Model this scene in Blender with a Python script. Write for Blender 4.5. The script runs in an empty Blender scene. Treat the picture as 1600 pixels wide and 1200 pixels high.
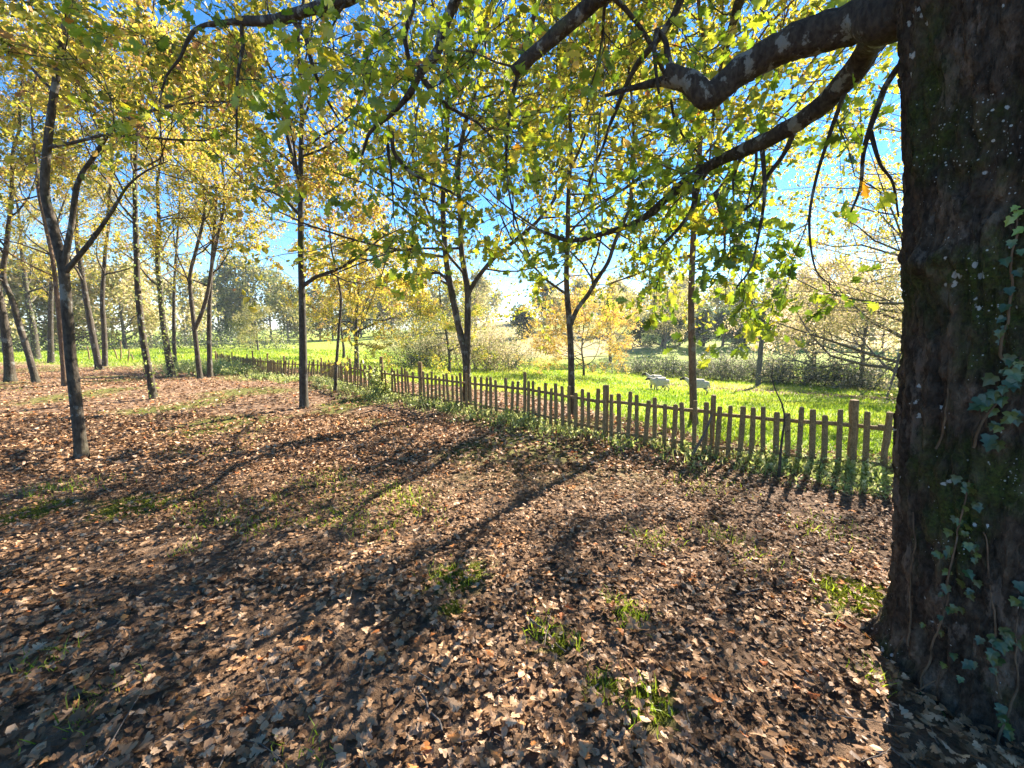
import bpy, math
import numpy as np
from mathutils import Vector

# ------------------------------------------------------------------ camera, sky, sun, exposure
S = bpy.context.scene
COL = S.collection
FPX = 640.0                      # focal length in pixels of the 1600 px wide photograph
PITCH = math.radians(7.6)
EYE = np.array([0.0, 0.0, 1.65])
cam = bpy.data.cameras.new('camera'); cam.sensor_width = 36.0; cam.lens = 36.0 * FPX / 1600.0
cam.clip_start = 0.05; cam.clip_end = 3000
camo = bpy.data.objects.new('camera', cam); COL.objects.link(camo)
camo.location = EYE; camo.rotation_euler = (math.pi / 2 - PITCH, 0, 0)
S.camera = camo

SUN_AZ, SUN_EL = math.radians(39.5), math.radians(33.0)
SUNV = Vector((math.sin(SUN_AZ) * math.cos(SUN_EL), math.cos(SUN_AZ) * math.cos(SUN_EL), math.sin(SUN_EL)))
W = bpy.data.worlds.new('World'); S.world = W; W.use_nodes = True
wn = W.node_tree
sky = wn.nodes.new('ShaderNodeTexSky'); sky.sky_type = 'NISHITA'; sky.sun_disc = False
sky.sun_elevation = SUN_EL; sky.sun_rotation = SUN_AZ
sky.air_density = 0.85; sky.dust_density = 0.02; sky.ozone_density = 4.0
whs = wn.nodes.new('ShaderNodeHueSaturation'); whs.inputs['Saturation'].default_value = 1.28
wn.links.new(sky.outputs[0], whs.inputs['Color']); wn.links.new(whs.outputs[0], wn.nodes['Background'].inputs[0])
wn.nodes['Background'].inputs[1].default_value = 0.06
sl = bpy.data.lights.new('sun', 'SUN'); sl.energy = 5.0; sl.angle = math.radians(0.53); sl.color = (1.0, 0.91, 0.78)
so = bpy.data.objects.new('sun', sl); COL.objects.link(so)
so.rotation_euler = (-SUNV).to_track_quat('-Z', 'Y').to_euler()
S.view_settings.view_transform = 'Standard'; S.view_settings.look = 'None'
S.view_settings.gamma = 1.0; S.view_settings.use_curve_mapping = False
S.view_settings.exposure = 2.4
S.render.engine = 'CYCLES'
cy = S.cycles
cy.max_bounces = 7; cy.diffuse_bounces = 6; cy.glossy_bounces = 2; cy.transmission_bounces = 4; cy.volume_bounces = 0
cy.transparent_max_bounces = 4; cy.caustics_reflective = False; cy.caustics_refractive = False
cy.use_denoising = True; cy.denoising_prefilter = 'NONE'; cy.sample_clamp_indirect = 6.0
cy.use_adaptive_sampling = True; cy.adaptive_threshold = 0.015

# ------------------------------------------------------------------ numeric helpers
def norm(a):
    return a / np.maximum(np.linalg.norm(a, axis=-1, keepdims=True), 1e-9)
def sstep(x, a, b):
    t = np.clip((np.asarray(x, float) - a) / (b - a), 0, 1); return t * t * (3 - 2 * t)
def _hash(i, j, k, seed):
    h = (i.astype(np.int64) * 374761393 + j.astype(np.int64) * 668265263 + k.astype(np.int64) * 2147483647 + seed * 974634777) & 0x7fffffff
    h = ((h ^ (h >> 13)) * 1274126177) & 0x7fffffff
    h = (h ^ (h >> 16)) & 0xffffff
    return h / float(0xffffff)
def vnoise(p, seed=0):
    p = np.asarray(p, float); f = np.floor(p); w = p - f; w = w * w * (3 - 2 * w); f = f.astype(np.int64)
    i, j, k = f[..., 0], f[..., 1], f[..., 2]; r = 0
    for a in (0, 1):
        for b in (0, 1):
            for c in (0, 1):
                r = r + _hash(i + a, j + b, k + c, seed) * (w[..., 0] if a else 1 - w[..., 0]) * (w[..., 1] if b else 1 - w[..., 1]) * (w[..., 2] if c else 1 - w[..., 2])
    return r
def fbm(p, oct=3, seed=0):
    r, a, t = 0, 1.0, 0
    for o in range(oct):
        r = r + a * vnoise(np.asarray(p) * 2 ** o, seed + o); t += a; a *= .5
    return r / t
def n2(x, y, sc, seed=0, oct=3):
    x = np.asarray(x, float); y = np.asarray(y, float)
    return fbm(np.stack([x * sc, y * sc, np.zeros_like(x) + .37], -1), oct, seed)

def fence_s(X, Y):
    return .608 * X + .794 * Y - 6.19
def ground_z(X, Y):
    X = np.asarray(X, float); Y = np.asarray(Y, float)
    a = -.7 * (1 - np.exp(-.085 * np.maximum(Y - 11.5, 0)))
    s = np.maximum(fence_s(X, Y) - .4, 0)
    b = -.085 * 26 * (1 - np.exp(-s / 26)) * sstep(X, -24, 4)
    fr = .05 + .95 * sstep(X, -45, 10)
    d = np.maximum(Y - 42, 0)
    c = fr * (.1 * np.minimum(d * d / (d + 12), 75) + .02 * np.maximum(d - 85, 0))
    u = (n2(X, Y, .35, 3, 2) - .5) * .12 * sstep(np.hypot(X, Y), 1.5, 6) + (n2(X, Y, .04, 9, 2) - .5) * .8 * sstep(np.hypot(X, Y), 18, 60)
    h = (n2(X, Y, 2.3, 5, 2) - .5) * .05 * (1 - sstep(Y, 14, 22))
    mound = .05 * np.exp(-((X - 2.1) ** 2 + (Y - 1.7) ** 2) / .5)
    return a + b + c + u + h + mound
def gz(x, y):
    return float(ground_z(np.array([x]), np.array([y]))[0])
cp, sp_ = math.cos(PITCH), math.sin(PITCH)
def ray(px, py):
    u, v = (px - 800) / FPX, (600 - py) / FPX
    return np.array([u, cp + v * sp_, -sp_ + v * cp])
def at(px, py, Y):
    d = ray(px, py); return EYE + d * (Y / d[1])
_TT = .3 * 1.012 ** np.arange(680)
def hit(px, py):
    d = ray(px, py); t = _TT
    for _ in range(3):
        P = EYE + d * t[:, None]; below = P[:, 2] < ground_z(P[:, 0], P[:, 1])
        i = int(np.argmax(below)) if below.any() else len(t) - 1
        t = np.linspace(t[max(i - 1, 0)], t[i], 24)
    return EYE + d * t[-1]
def on_ground(x, y): return np.array([x, y, gz(x, y)])

# ------------------------------------------------------------------ mesh helpers
class MB:
    def __init__(s): s.V = []; s.F = {3: [], 4: []}; s.A = {3: [], 4: []}; s.n = 0
    def add(s, V, F, a=None):
        V = np.asarray(V, float).reshape(-1, 3); F = np.asarray(F, np.int64); k = F.shape[1]
        s.F[k].append(F + s.n); s.V.append(V); s.n += len(V)
        s.A[k].append(np.zeros(len(F)) if a is None else np.broadcast_to(np.asarray(a, float), (len(F),)))
    def mesh(s, name, mat=None, smooth=False, origin=None, attr=False):
        V = np.concatenate(s.V)
        if origin is not None: V = V - np.asarray(origin)
        me = bpy.data.meshes.new(name); me.vertices.add(len(V)); me.vertices.foreach_set('co', V.astype(np.float32).ravel())
        ks = [k for k in (3, 4) if s.F[k]]
        Fs = {k: np.concatenate(s.F[k]) for k in ks}
        loops = np.concatenate([Fs[k].ravel() for k in ks]).astype(np.int32)
        tot = np.concatenate([np.full(len(Fs[k]), k) for k in ks]).astype(np.int32)
        st = np.concatenate([[0], np.cumsum(tot)[:-1]]).astype(np.int32)
        me.loops.add(len(loops)); me.loops.foreach_set('vertex_index', loops)
        me.polygons.add(len(tot)); me.polygons.foreach_set('loop_start', st)
        try: me.polygons.foreach_set('loop_total', tot)
        except Exception: pass
        me.polygons.foreach_set('use_smooth', np.full(len(tot), smooth))
        if attr:
            at_ = me.attributes.new('hue', 'FLOAT', 'FACE')
            at_.data.foreach_set('value', np.concatenate([np.concatenate(s.A[k]) for k in ks]).astype(np.float32))
        me.update(calc_edges=True)
        if mat: me.materials.append(mat)
        return me
    def obj(s, name, mat, parent=None, smooth=False, attr=False, origin=None):
        org = origin if origin is not None else (tuple(parent.matrix_world.translation) if parent is not None and parent.parent is None else None)
        if parent is not None: org = tuple(parent['_o'])
        o = bpy.data.objects.new(name, s.mesh(name, mat, smooth, org, attr)); COL.objects.link(o)
        if parent is not None: o.parent = parent
        elif origin is not None: o.location = origin
        return o
def tag(o, label=None, cat=None, group=None, kind=None):
    for k, v in (('label', label), ('category', cat), ('group', group), ('kind', kind)):
        if v: o[k] = v
    return o
def thing(name, loc, label, cat, group=None):
    o = bpy.data.objects.new(name, None); COL.objects.link(o); o.location = tuple(loc); o.empty_display_size = .2
    o['_o'] = [float(x) for x in loc]
    return tag(o, label, cat, group)

def tubes(mb, P, R, sides=5, a=None, rough=0.0, seed=0):
    P = np.asarray(P, float); R = np.asarray(R, float)
    if P.ndim == 2: P = P[None]; R = R[None]
    N, K, _ = P.shape
    T = np.gradient(P, axis=1); T = norm(T)
    m = norm(T.mean(1)); ref = np.where(np.abs(m[:, 2:3]) > .85, np.array([[1., 0, 0]]), np.array([[0, 0, 1.]]))[:, None, :]
    U = norm(np.cross(np.broadcast_to(ref, T.shape), T)); Wv = np.cross(T, U)
    th = np.linspace(0, 2 * np.pi, sides, endpoint=False)
    off = U[:, :, None, :] * np.cos(th)[None, None, :, None] + Wv[:, :, None, :] * np.sin(th)[None, None, :, None]
    rr = R[:, :, None, None]
    if rough:
        q = P[:, :, None, :] + off * rr
        rr = rr * (1 + rough * (fbm(q * np.array([14, 14, 4.]), 3, seed)[..., None] - .5) * 2)
    V = P[:, :, None, :] + off * rr
    idx = np.arange(N * K * sides).reshape(N, K, sides)
    a0, a1 = idx[:, :-1], idx[:, 1:]
    F = np.stack([a0, np.roll(a0, -1, 2), np.roll(a1, -1, 2), a1], -1).reshape(-1, 4)
    mb.add(V, F, a)
def spline(pts, n):
    """Catmull-Rom through pts (any width), n samples evenly in arc length"""
    p = np.asarray(pts, float); q = np.vstack([2 * p[0] - p[1], p, 2 * p[-1] - p[-2]]); out = []
    for i in range(1, len(q) - 2):
        t = np.linspace(0, 1, 12, endpoint=False)[:, None]
        a, b, c, d = q[i - 1], q[i], q[i + 1], q[i + 2]
        out.append(.5 * (2 * b + (c - a) * t + (2 * a - 5 * b + 4 * c - d) * t ** 2 + (3 * b - a - 3 * c + d) * t ** 3))
    out = np.vstack(out + [p[-1:]])
    L = np.concatenate([[0], np.cumsum(np.linalg.norm(np.diff(out[:, :3], axis=0), axis=1))])
    s = np.linspace(0, L[-1], n)
    return np.stack([np.interp(s, L, out[:, j]) for j in range(out.shape[1])], -1)
def samp(P, R, t):
    """P (N,K,3) at t (N,M) -> pos, tangent, radius"""
    N, K, _ = P.shape; x = np.clip(t, 0, .9999) * (K - 1); i = x.astype(int); w = (x - i)[..., None]; n = np.arange(N)[:, None]
    return P[n, i] * (1 - w) + P[n, i + 1] * w, norm(P[n, i + 1] - P[n, i]), R[n, i] * (1 - w[..., 0]) + R[n, i + 1] * w[..., 0]
def offshoots(rng, P, R, M, t0, t1, lf, ang, K, up, wob, rf=.6, rmin=.003, taper=.7):
    N = len(P); t = t0 + (t1 - t0) * (np.arange(M)[None, :] + rng.random((N, M))) / M
    pos, tan, rad = samp(P, R, t)
    Lp = np.linalg.norm(np.diff(P, axis=1), axis=2).sum(1)[:, None]
    L = lf * Lp * (1.15 - taper * (t - t0) / max(t1 - t0, .01)) * rng.uniform(.7, 1.25, (N, M))
    rv = rng.normal(size=(N, M, 3)); pr = norm(rv - (rv * tan).sum(-1, keepdims=True) * tan)
    a = np.radians(rng.uniform(ang[0], ang[1], (N, M)))[..., None]
    d = np.cos(a) * tan + np.sin(a) * pr
    pos, d, L, rad = pos.reshape(-1, 3), d.reshape(-1, 3), L.ravel(), rad.ravel()
    return walk(rng, pos, d, L, np.maximum(rad * rf, rmin), K, up, wob, rmin)
def walk(rng, pos, d, L, r0, K, up, wob, rmin=.003):
    n = len(pos); out = [pos]; st = (L / (K - 1))[:, None]; d = norm(d)
    for k in range(K - 1):
        d = norm(d + rng.normal(size=(n, 3)) * wob + np.array([0, 0, up]))
        out.append(out[-1] + d * st)
    P = np.stack(out, 1); f = np.linspace(1, 0, K)[None, :]
    return P, np.maximum(r0[:, None] * f ** .8, rmin * .6)

# leaf templates: axis +X, up +Z, unit length
def leaf_template(kind):
    if kind == 'small':            # folded four-point blade
        return np.array([[0, 0, 0], [.45, .30, .05], [1, 0, -.06], [.45, -.30, .05]], float), np.array([[0, 2, 1], [0, 3, 2]])
    if kind == 'mid':              # blunt six-point blade
        V = np.array([[0, 0, 0], [.38, .27, .05], [.76, .30, .03], [1, 0, -.08], [.76, -.30, .03], [.38, -.27, .05]], float)
        return V, np.array([[0, 3, 1], [1, 3, 2], [0, 5, 3], [5, 4, 3]])
    if kind == 'lobed':
        h = [(.20, .19), (.33, .10), (.52, .32), (.64, .16), (.82, .24)]
        V = [(0, 0, 0), (.33, 0, 0), (.64, 0, 0), (1, 0, -.03)]; F = []
        for sg in (1, -1):
            b = len(V); V += [(x, sg * y, .12 * y) for x, y in h]
            for t in ((0, 1, b), (1, b + 1, b), (1, 2, b + 1), (b + 1, 2, b + 2), (2, b + 3, b + 2), (2, 3, b + 3), (b + 3, 3, b + 4)): F.append(t if sg > 0 else t[::-1])
        return np.array(V, float), np.array(F)
    # oak: lobed outline, folded at the midrib
    h = [(.0, .015), (.14, .10), (.22, .20), (.29, .11), (.40, .30), (.50, .34), (.54, .16), (.66, .34), (.77, .30), (.80, .15), (.92, .17)]
    mid = [(0, 0), (.29, 0), (.54, 0), (.80, 0), (1.0, 0)]
    V = [(x, 0, 0) for x, _ in mid]; nm = len(V); F = []
    for sg in (1, -1):
        b = len(V)
        V += [(x, sg * y, .10 * abs(y)) for x, y in h]
        groups = [(0, 1, [0, 1, 2, 3]), (1, 2, [3, 4, 5, 6]), (2, 3, [6, 7, 8, 9]), (3, 4, [9, 10])]
        for m0, m1, ix in groups:
            ring = [m0] + [b + i for i in ix] + [m1]
            for q in range(1, len(ring) - 1):
                tri = [m1, ring[q - 1], ring[q]] if q < len(ring) - 1 else None
                if len(set(tri)) == 3: F.append(tri if sg > 0 else tri[::-1])
    return np.array(V, float), np.array(F)
def curl(V, b, c, tw=0.0):
    V = V.copy(); x, y = V[:, 0].copy(), V[:, 1].copy()
    V[:, 2] += b * (x - .5) ** 2 + c * y * y + tw * (x - .3) * y
    return V
def put_leaves(mb, tv, tf, pos, axis, nrm, size, hue):
    axis = norm(axis); side = norm(np.cross(nrm, axis)); up = np.cross(axis, side)
    V = pos[:, None, :] + size[:, None, None] * (tv[None, :, 0:1] * axis[:, None] + tv[None, :, 1:2] * side[:, None] + tv[None, :, 2:3] * up[:, None])
    n, k = len(pos), len(tv)
    F = (tf[None] + (np.arange(n) * k)[:, None, None]).reshape(-1, tf.shape[1])
    mb.add(V, F, np.repeat(hue, len(tf)))

# ------------------------------------------------------------------ materials
def new_mat(name):
    m = bpy.data.materials.new(name); m.use_nodes = True; nt = m.node_tree
    for n in list(nt.nodes): nt.nodes.remove(n)
    return m, nt, nt.nodes.new('ShaderNodeOutputMaterial')
def N(nt, t, **k):
    n = nt.nodes.new(t)
    for a, v in k.items():
        if a in n.inputs.keys(): n.inputs[a].default_value = v
        else: setattr(n, a, v)
    return n
def ramp(nt, fac, stops, interp='LINEAR'):
    r = nt.nodes.new('ShaderNodeValToRGB'); r.color_ramp.interpolation = interp; e = r.color_ramp.elements
    while len(e) < len(stops): e.new(.5)
    for q, (p, c) in zip(e, stops): q.position = p; q.color = (*c, 1) if len(c) == 3 else c
    nt.links.new(fac, r.inputs[0]); return r.outputs[0]
def mixc(nt, fac, a, b, mode='MIX'):
    m = nt.nodes.new('ShaderNodeMix'); m.data_type = 'RGBA'; m.blend_type = mode
    for s, v in ((m.inputs[0], fac), (m.inputs[6], a), (m.inputs[7], b)):
        if hasattr(v, 'links'): nt.links.new(v, s)
        else: s.default_value = v if isinstance(v, (int, float)) else (*v, 1)
    return m.outputs[2]
def tex(nt, scale, detail=3, vec=None, stretch=None, kind='ShaderNodeTexNoise', rough=.55):
    n = nt.nodes.new(kind); n.inputs['Scale'].default_value = scale
    if 'Detail' in n.inputs.keys(): n.inputs['Detail'].default_value = detail
    if kind == 'ShaderNodeTexNoise': n.inputs['Roughness'].default_value = rough
    src = vec
    if stretch is not None:
        mp = nt.nodes.new('ShaderNodeMapping'); mp.inputs['Scale'].default_value = stretch; nt.links.new(vec, mp.inputs[0]); src = mp.outputs[0]
    if src is not None: nt.links.new(src, n.inputs['Vector'])
    return n
def objco(nt): return nt.nodes.new('ShaderNodeTexCoord').outputs['Object']
def math_(nt, op, a, b=None, clamp=False):
    n = nt.nodes.new('ShaderNodeMath'); n.operation = op; n.use_clamp = clamp
    for i, v in enumerate((a, b)):
        if v is None: continue
        if hasattr(v, 'links'): nt.links.new(v, n.inputs[i])
        else: n.inputs[i].default_value = v
    return n.outputs[0]

def leaf_mat(name, stops, trans=.5, boost=1.25, gloss=.06):
    m, nt, out = new_mat(name)
    a = N(nt, 'ShaderNodeAttribute', attribute_name='hue')
    c = ramp(nt, a.outputs['Fac'], stops)
    hs = N(nt, 'ShaderNodeHueSaturation'); hs.inputs['Saturation'].default_value = 1.05; hs.inputs['Value'].default_value = boost; nt.links.new(c, hs.inputs['Color'])
    d = nt.nodes.new('ShaderNodeBsdfDiffuse'); t = nt.nodes.new('ShaderNodeBsdfTranslucent'); g = N(nt, 'ShaderNodeBsdfGlossy'); g.inputs['Roughness'].default_value = .42
    nt.links.new(c, d.inputs[0]); nt.links.new(hs.outputs[0], t.inputs[0]); g.inputs[0].default_value = (1, 1, 1, 1)
    m1 = nt.nodes.new('ShaderNodeMixShader'); m1.inputs[0].default_value = trans; nt.links.new(d.outputs[0], m1.inputs[1]); nt.links.new(t.outputs[0], m1.inputs[2])
    m2 = nt.nodes.new('ShaderNodeMixShader'); m2.inputs[0].default_value = gloss; nt.links.new(m1.outputs[0], m2.inputs[1]); nt.links.new(g.outputs[0], m2.inputs[2])
    nt.links.new(m2.outputs[0], out.inputs[0]); return m
M = {}
M['leaf'] = leaf_mat('autumn_leaf', [(0, (.06, .10, .012)), (.3, (.19, .22, .03)), (.5, (.34, .32, .045)), (.7, (.54, .43, .065)), (.87, (.55, .36, .10)), (1, (.33, .18, .08))], .52, 1.3, .03)
M['oakleaf'] = leaf_mat('oak_leaf', [(0, (.06, .11, .012)), (.4, (.19, .27, .025)), (.7, (.38, .40, .04)), (.9, (.58, .42, .04)), (1, (.42, .16, .03))], .55, 1.35, .035)
M['litter'] = leaf_mat('fallen_leaf', [(0, (.080, .044, .023)), (.3, (.20, .108, .053)), (.6, (.39, .232, .125)), (.85, (.60, .405, .25)), (.93, (.48, .22, .07)), (1, (.40, .12, .04))], .14, 1.1, .012)
M['grass'] = leaf_mat('grass_blade', [(0, (.06, .13, .012)), (.5, (.25, .33, .03)), (.8, (.42, .43, .07)), (1, (.56, .47, .20))], .5, 1.3, .02)
M['weed'] = leaf_mat('weed_leaf', [(0, (.04, .10, .02)), (.5, (.18, .24, .05)), (.85, (.40, .44, .13)), (1, (.55, .52, .24))], .48, 1.2, .04)
M['moss'] = leaf_mat('moss', [(0, (.045, .06, .01)), (.5, (.15, .165, .018)), (1, (.28, .27, .035))], .3, 1.1, .02)
M['ivy'] = leaf_mat('ivy_leaf', [(0, (.020, .042, .008)), (.6, (.042, .078, .014)), (.9, (.09, .15, .030)), (1, (.28, .36, .06))], .2, 1.1, .05)
M['hedge'] = leaf_mat('hedge_leaf', [(0, (.025, .045, .02)), (.5, (.10, .12, .06)), (.8, (.28, .27, .17)), (1, (.48, .42, .30))], .4, 1.15, .03)
M['far'] = leaf_mat('far_leaf', [(0, (.035, .06, .025)), (.4, (.13, .16, .05)), (.7, (.36, .32, .10)), (.85, (.56, .45, .23)), (1, (.58, .46, .33))], .5, 1.2, .02)

def bark_mat(name, c0, c1, c2, lichen=.5, moss=.35, scale=1.0, bump=.6, mossz=.5):
    m, nt, out = new_mat(name); oc = objco(nt)
    n1 = tex(nt, 9 * scale, 5, oc, (1, 1, .28), rough=.62); n2_ = tex(nt, 30 * scale, 3, oc, (1, 1, .5))
    base = ramp(nt, n1.outputs[0], [(.3, c0), (.52, c1), (.72, c2)])
    base = mixc(nt, .5, base, ramp(nt, n2_.outputs[0], [(.35, c0), (.65, c2)]))
    n3 = tex(nt, 5.5 * scale, 5, oc, (1, 1, .75), rough=.65)
    lf = ramp(nt, n3.outputs[0], [(.62 - .1 * lichen, (0, 0, 0)), (.66 - .1 * lichen, (1, 1, 1))])
    base = mixc(nt, math_(nt, 'MULTIPLY', lf, .55 * lichen + .1), base, (.34, .35, .31))
    sep = nt.nodes.new('ShaderNodeSeparateXYZ'); nt.links.new(oc, sep.inputs[0])
    n4 = tex(nt, 2.6 * scale, 4, oc)
    low = math_(nt, 'MULTIPLY', math_(nt, 'SUBTRACT', mossz, sep.outputs[2]), .8, True)
    mm = math_(nt, 'ADD', math_(nt, 'MULTIPLY', math_(nt, 'SUBTRACT', n4.outputs[0], .62 - .12 * moss), 7.0, True), math_(nt, 'MULTIPLY', low, n4.outputs[0]), True)
    n5 = tex(nt, 60, 2, oc)
    base = mixc(nt, math_(nt, 'MULTIPLY', mm, min(1, moss * 2)), base, ramp(nt, n5.outputs[0], [(.3, (.02, .035, .006)), (.7, (.10, .12, .015))]))
    b = nt.nodes.new('ShaderNodeBsdfPrincipled'); b.inputs['Roughness'].default_value = .9; b.inputs['Specular IOR Level'].default_value = .25
    nt.links.new(base, b.inputs['Base Color'])
    bp = nt.nodes.new('ShaderNodeBump'); bp.inputs['Strength'].default_value = bump; bp.inputs['Distance'].default_value = .03
    nt.links.new(math_(nt, 'ADD', n1.outputs[0], math_(nt, 'MULTIPLY', n2_.outputs[0], .4)), bp.inputs['Height']); nt.links.new(bp.outputs[0], b.inputs['Normal'])
    nt.links.new(b.outputs[0], out.inputs[0]); return m
M['bark'] = bark_mat('grove_bark', (.022, .017, .012), (.058, .045, .031), (.13, .105, .078), .5, .35)
M['bark_brown'] = bark_mat('brown_bark', (.05, .032, .020), (.12, .075, .045), (.20, .13, .08), .25, .2)
M['bark_dark'] = bark_mat('dark_bark', (.022, .018, .015), (.05, .042, .034), (.10, .088, .072), .35, .3)
M['limb'] = bark_mat('oak_limb_bark', (.020, .015, .012), (.05, .038, .028), (.10, .08, .06), .7, .2, 1.6, .9, -50)
M['bark_far'] = bark_mat('far_bark', (.06, .05, .04), (.10, .085, .07), (.16, .14, .12), .1, .1)
M['oldwood'] = bark_mat('weathered_wood', (.085, .055, .023), (.22, .145, .065), (.38, .265, .13), 0.0, .05, 3.0, .5, -50)
M['stick'] = bark_mat('dead_twig', (.06, .045, .035), (.13, .10, .08), (.24, .20, .16), .2, 0.0, 3.0, .5, -50)
M['pole'] = bark_mat('grey_pole', (.04, .042, .045), (.08, .085, .09), (.15, .155, .16), .1, .0, 1.0, .3, -50)

def oak_bark():
    m, nt, out = new_mat('old_oak_bark'); oc = objco(nt)
    at_ = N(nt, 'ShaderNodeAttribute', attribute_name='groove')
    n1 = tex(nt, 14, 6, oc, (1, 1, .35), rough=.65); n2_ = tex(nt, 55, 4, oc, (1, 1, .6)); n0 = tex(nt, 3.0, 4, oc, (1, 1, .6))
    base = ramp(nt, n1.outputs[0], [(.32, (.012, .008, .005)), (.49, (.038, .025, .015)), (.60, (.105, .07, .043)), (.74, (.27, .195, .13))])
    base = mixc(nt, .45, base, ramp(nt, n2_.outputs[0], [(.38, (.012, .009, .006)), (.7, (.10, .074, .055))]))
    # bare paler flakes
    fl = ramp(nt, tex(nt, 7.5, 5, oc, (1, 1, .45), rough=.7).outputs[0], [(.56, (0, 0, 0)), (.62, (1, 1, 1))])
    base = mixc(nt, math_(nt, 'MULTIPLY', fl, .42), base, (.22, .165, .125))
    # moss cushions
    n4 = tex(nt, 2.3, 5, oc, (1, 1, .8), rough=.6); n5 = tex(nt, 90, 3, oc)
    mf = math_(nt, 'MULTIPLY', math_(nt, 'SUBTRACT', n4.outputs[0], .50), 6.0, True)
    base = mixc(nt, math_(nt, 'MULTIPLY', mf, .85), base, ramp(nt, n5.outputs[0], [(.3, (.010, .018, .003)), (.7, (.06, .085, .010))]))
    # crusty lichen dots, pale blue-white
    vo = tex(nt, 24, 0, oc, (1, 1, .8), 'ShaderNodeTexVoronoi'); vo2 = tex(nt, 85, 0, oc, None, 'ShaderNodeTexVoronoi')
    nm = tex(nt, 3.4, 3, oc); jag = tex(nt, 75, 3, oc)
    th = math_(nt, 'MULTIPLY', math_(nt, 'SUBTRACT', nm.outputs[0], .50), 1.6)
    dot = math_(nt, 'MULTIPLY', math_(nt, 'SUBTRACT', th, math_(nt, 'ADD', vo.outputs['Distance'], math_(nt, 'MULTIPLY', math_(nt, 'SUBTRACT', jag.outputs[0], .5), .5))), 14, True)
    th2 = math_(nt, 'MULTIPLY', math_(nt, 'SUBTRACT', n0.outputs[0], .46), 1.7)
    sc2 = nt.nodes.new('ShaderNodeSeparateColor'); nt.links.new(vo2.outputs['Color'], sc2.inputs[0])
    dot2 = math_(nt, 'MULTIPLY', math_(nt, 'SUBTRACT', math_(nt, 'MULTIPLY', th2, math_(nt, 'MULTIPLY', math_(nt, 'POWER', sc2.outputs[0], 3.0), 1.25)), math_(nt, 'ADD', vo2.outputs['Distance'], math_(nt, 'MULTIPLY', math_(nt, 'SUBTRACT', jag.outputs[0], .5), .4))), 10, True)
    base = mixc(nt, math_(nt, 'MULTIPLY', math_(nt, 'MAXIMUM', dot, dot2), .75), base, (.50, .51, .48))
    b = nt.nodes.new('ShaderNodeBsdfPrincipled'); b.inputs['Roughness'].default_value = .92; b.inputs['Specular IOR Level'].default_value = .2
    nt.links.new(base, b.inputs['Base Color'])
    bp = nt.nodes.new('ShaderNodeBump'); bp.inputs['Strength'].default_value = 1.0; bp.inputs['Distance'].default_value = .035
    nt.links.new(math_(nt, 'ADD', n1.outputs[0], math_(nt, 'MULTIPLY', n2_.outputs[0], .5)), bp.inputs['Height']); nt.links.new(bp.outputs[0], b.inputs['Normal'])
    nt.links.new(b.outputs[0], out.inputs[0]); return m
M['oakbark'] = oak_bark()

def ground_mat():
    m, nt, out = new_mat('woodland_ground'); oc = objco(nt)
    A = {k: N(nt, 'ShaderNodeAttribute', attribute_name=k).outputs['Fac'] for k in ('meadow', 'straw', 'mossy', 'duff')}
    vo = tex(nt, 11, 0, oc, None, 'ShaderNodeTexVoronoi'); n1 = tex(nt, 16, 6, oc, rough=.7); n2_ = tex(nt, 1.7, 4, oc)
    sepc = nt.nodes.new('ShaderNodeSeparateColor'); nt.links.new(vo.outputs['Color'], sepc.inputs[0])
    lit = ramp(nt, sepc.outputs[0], [(0, (.08, .048, .029)), (.4, (.21, .125, .073)), (.75, (.38, .24, .145)), (1, (.52, .36, .235))])
    lit = mixc(nt, .55, lit, ramp(nt, n1.outputs[0], [(.3, (.05, .03, .018)), (.55, (.20, .12, .07)), (.75, (.42, .28, .175))]))
    soil = ramp(nt, n1.outputs[0], [(.3, (.04, .026, .016)), (.7, (.13, .08, .048))])
    gro = mixc(nt, A['duff'], soil, lit)
    gr = ramp(nt, tex(nt, 9, 6, oc, rough=.7).outputs[0], [(.3, (.11, .18, .018)), (.5, (.25, .32, .03)), (.7, (.40, .40, .07))])
    gr2 = ramp(nt, n2_.outputs[0], [(.35, (.16, .25, .03)), (.55, (.24, .29, .045)), (.75, (.36, .33, .09))])
    mead = mixc(nt, .5, gr, gr2)
    straw = ramp(nt, tex(nt, .35, 6, oc, rough=.7).outputs[0], [(.35, (.16, .20, .05)), (.5, (.36, .29, .13)), (.7, (.48, .37, .18))])
    moss = ramp(nt, n1.outputs[0], [(.3, (.04, .06, .008)), (.6, (.13, .15, .016)), (.8, (.24, .23, .04))])
    c = mixc(nt, A['mossy'], gro, moss); c = mixc(nt, A['meadow'], c, mead); c = mixc(nt, A['straw'], c, straw)
    b = nt.nodes.new('ShaderNodeBsdfPrincipled'); b.inputs['Roughness'].default_value = .95; b.inputs['Specular IOR Level'].default_value = .15
    nt.links.new(c, b.inputs['Base Color'])
    bp = nt.nodes.new('ShaderNodeBump'); bp.inputs['Strength'].default_value = .8; bp.inputs['Distance'].default_value = .05
    nt.links.new(math_(nt, 'ADD', n1.outputs[0], math_(nt, 'MULTIPLY', vo.outputs['Distance'], .6)), bp.inputs['Height']); nt.links.new(bp.outputs[0], b.inputs['Normal'])
    nt.links.new(b.outputs[0], out.inputs[0]); return m
M['ground'] = ground_mat()

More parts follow.
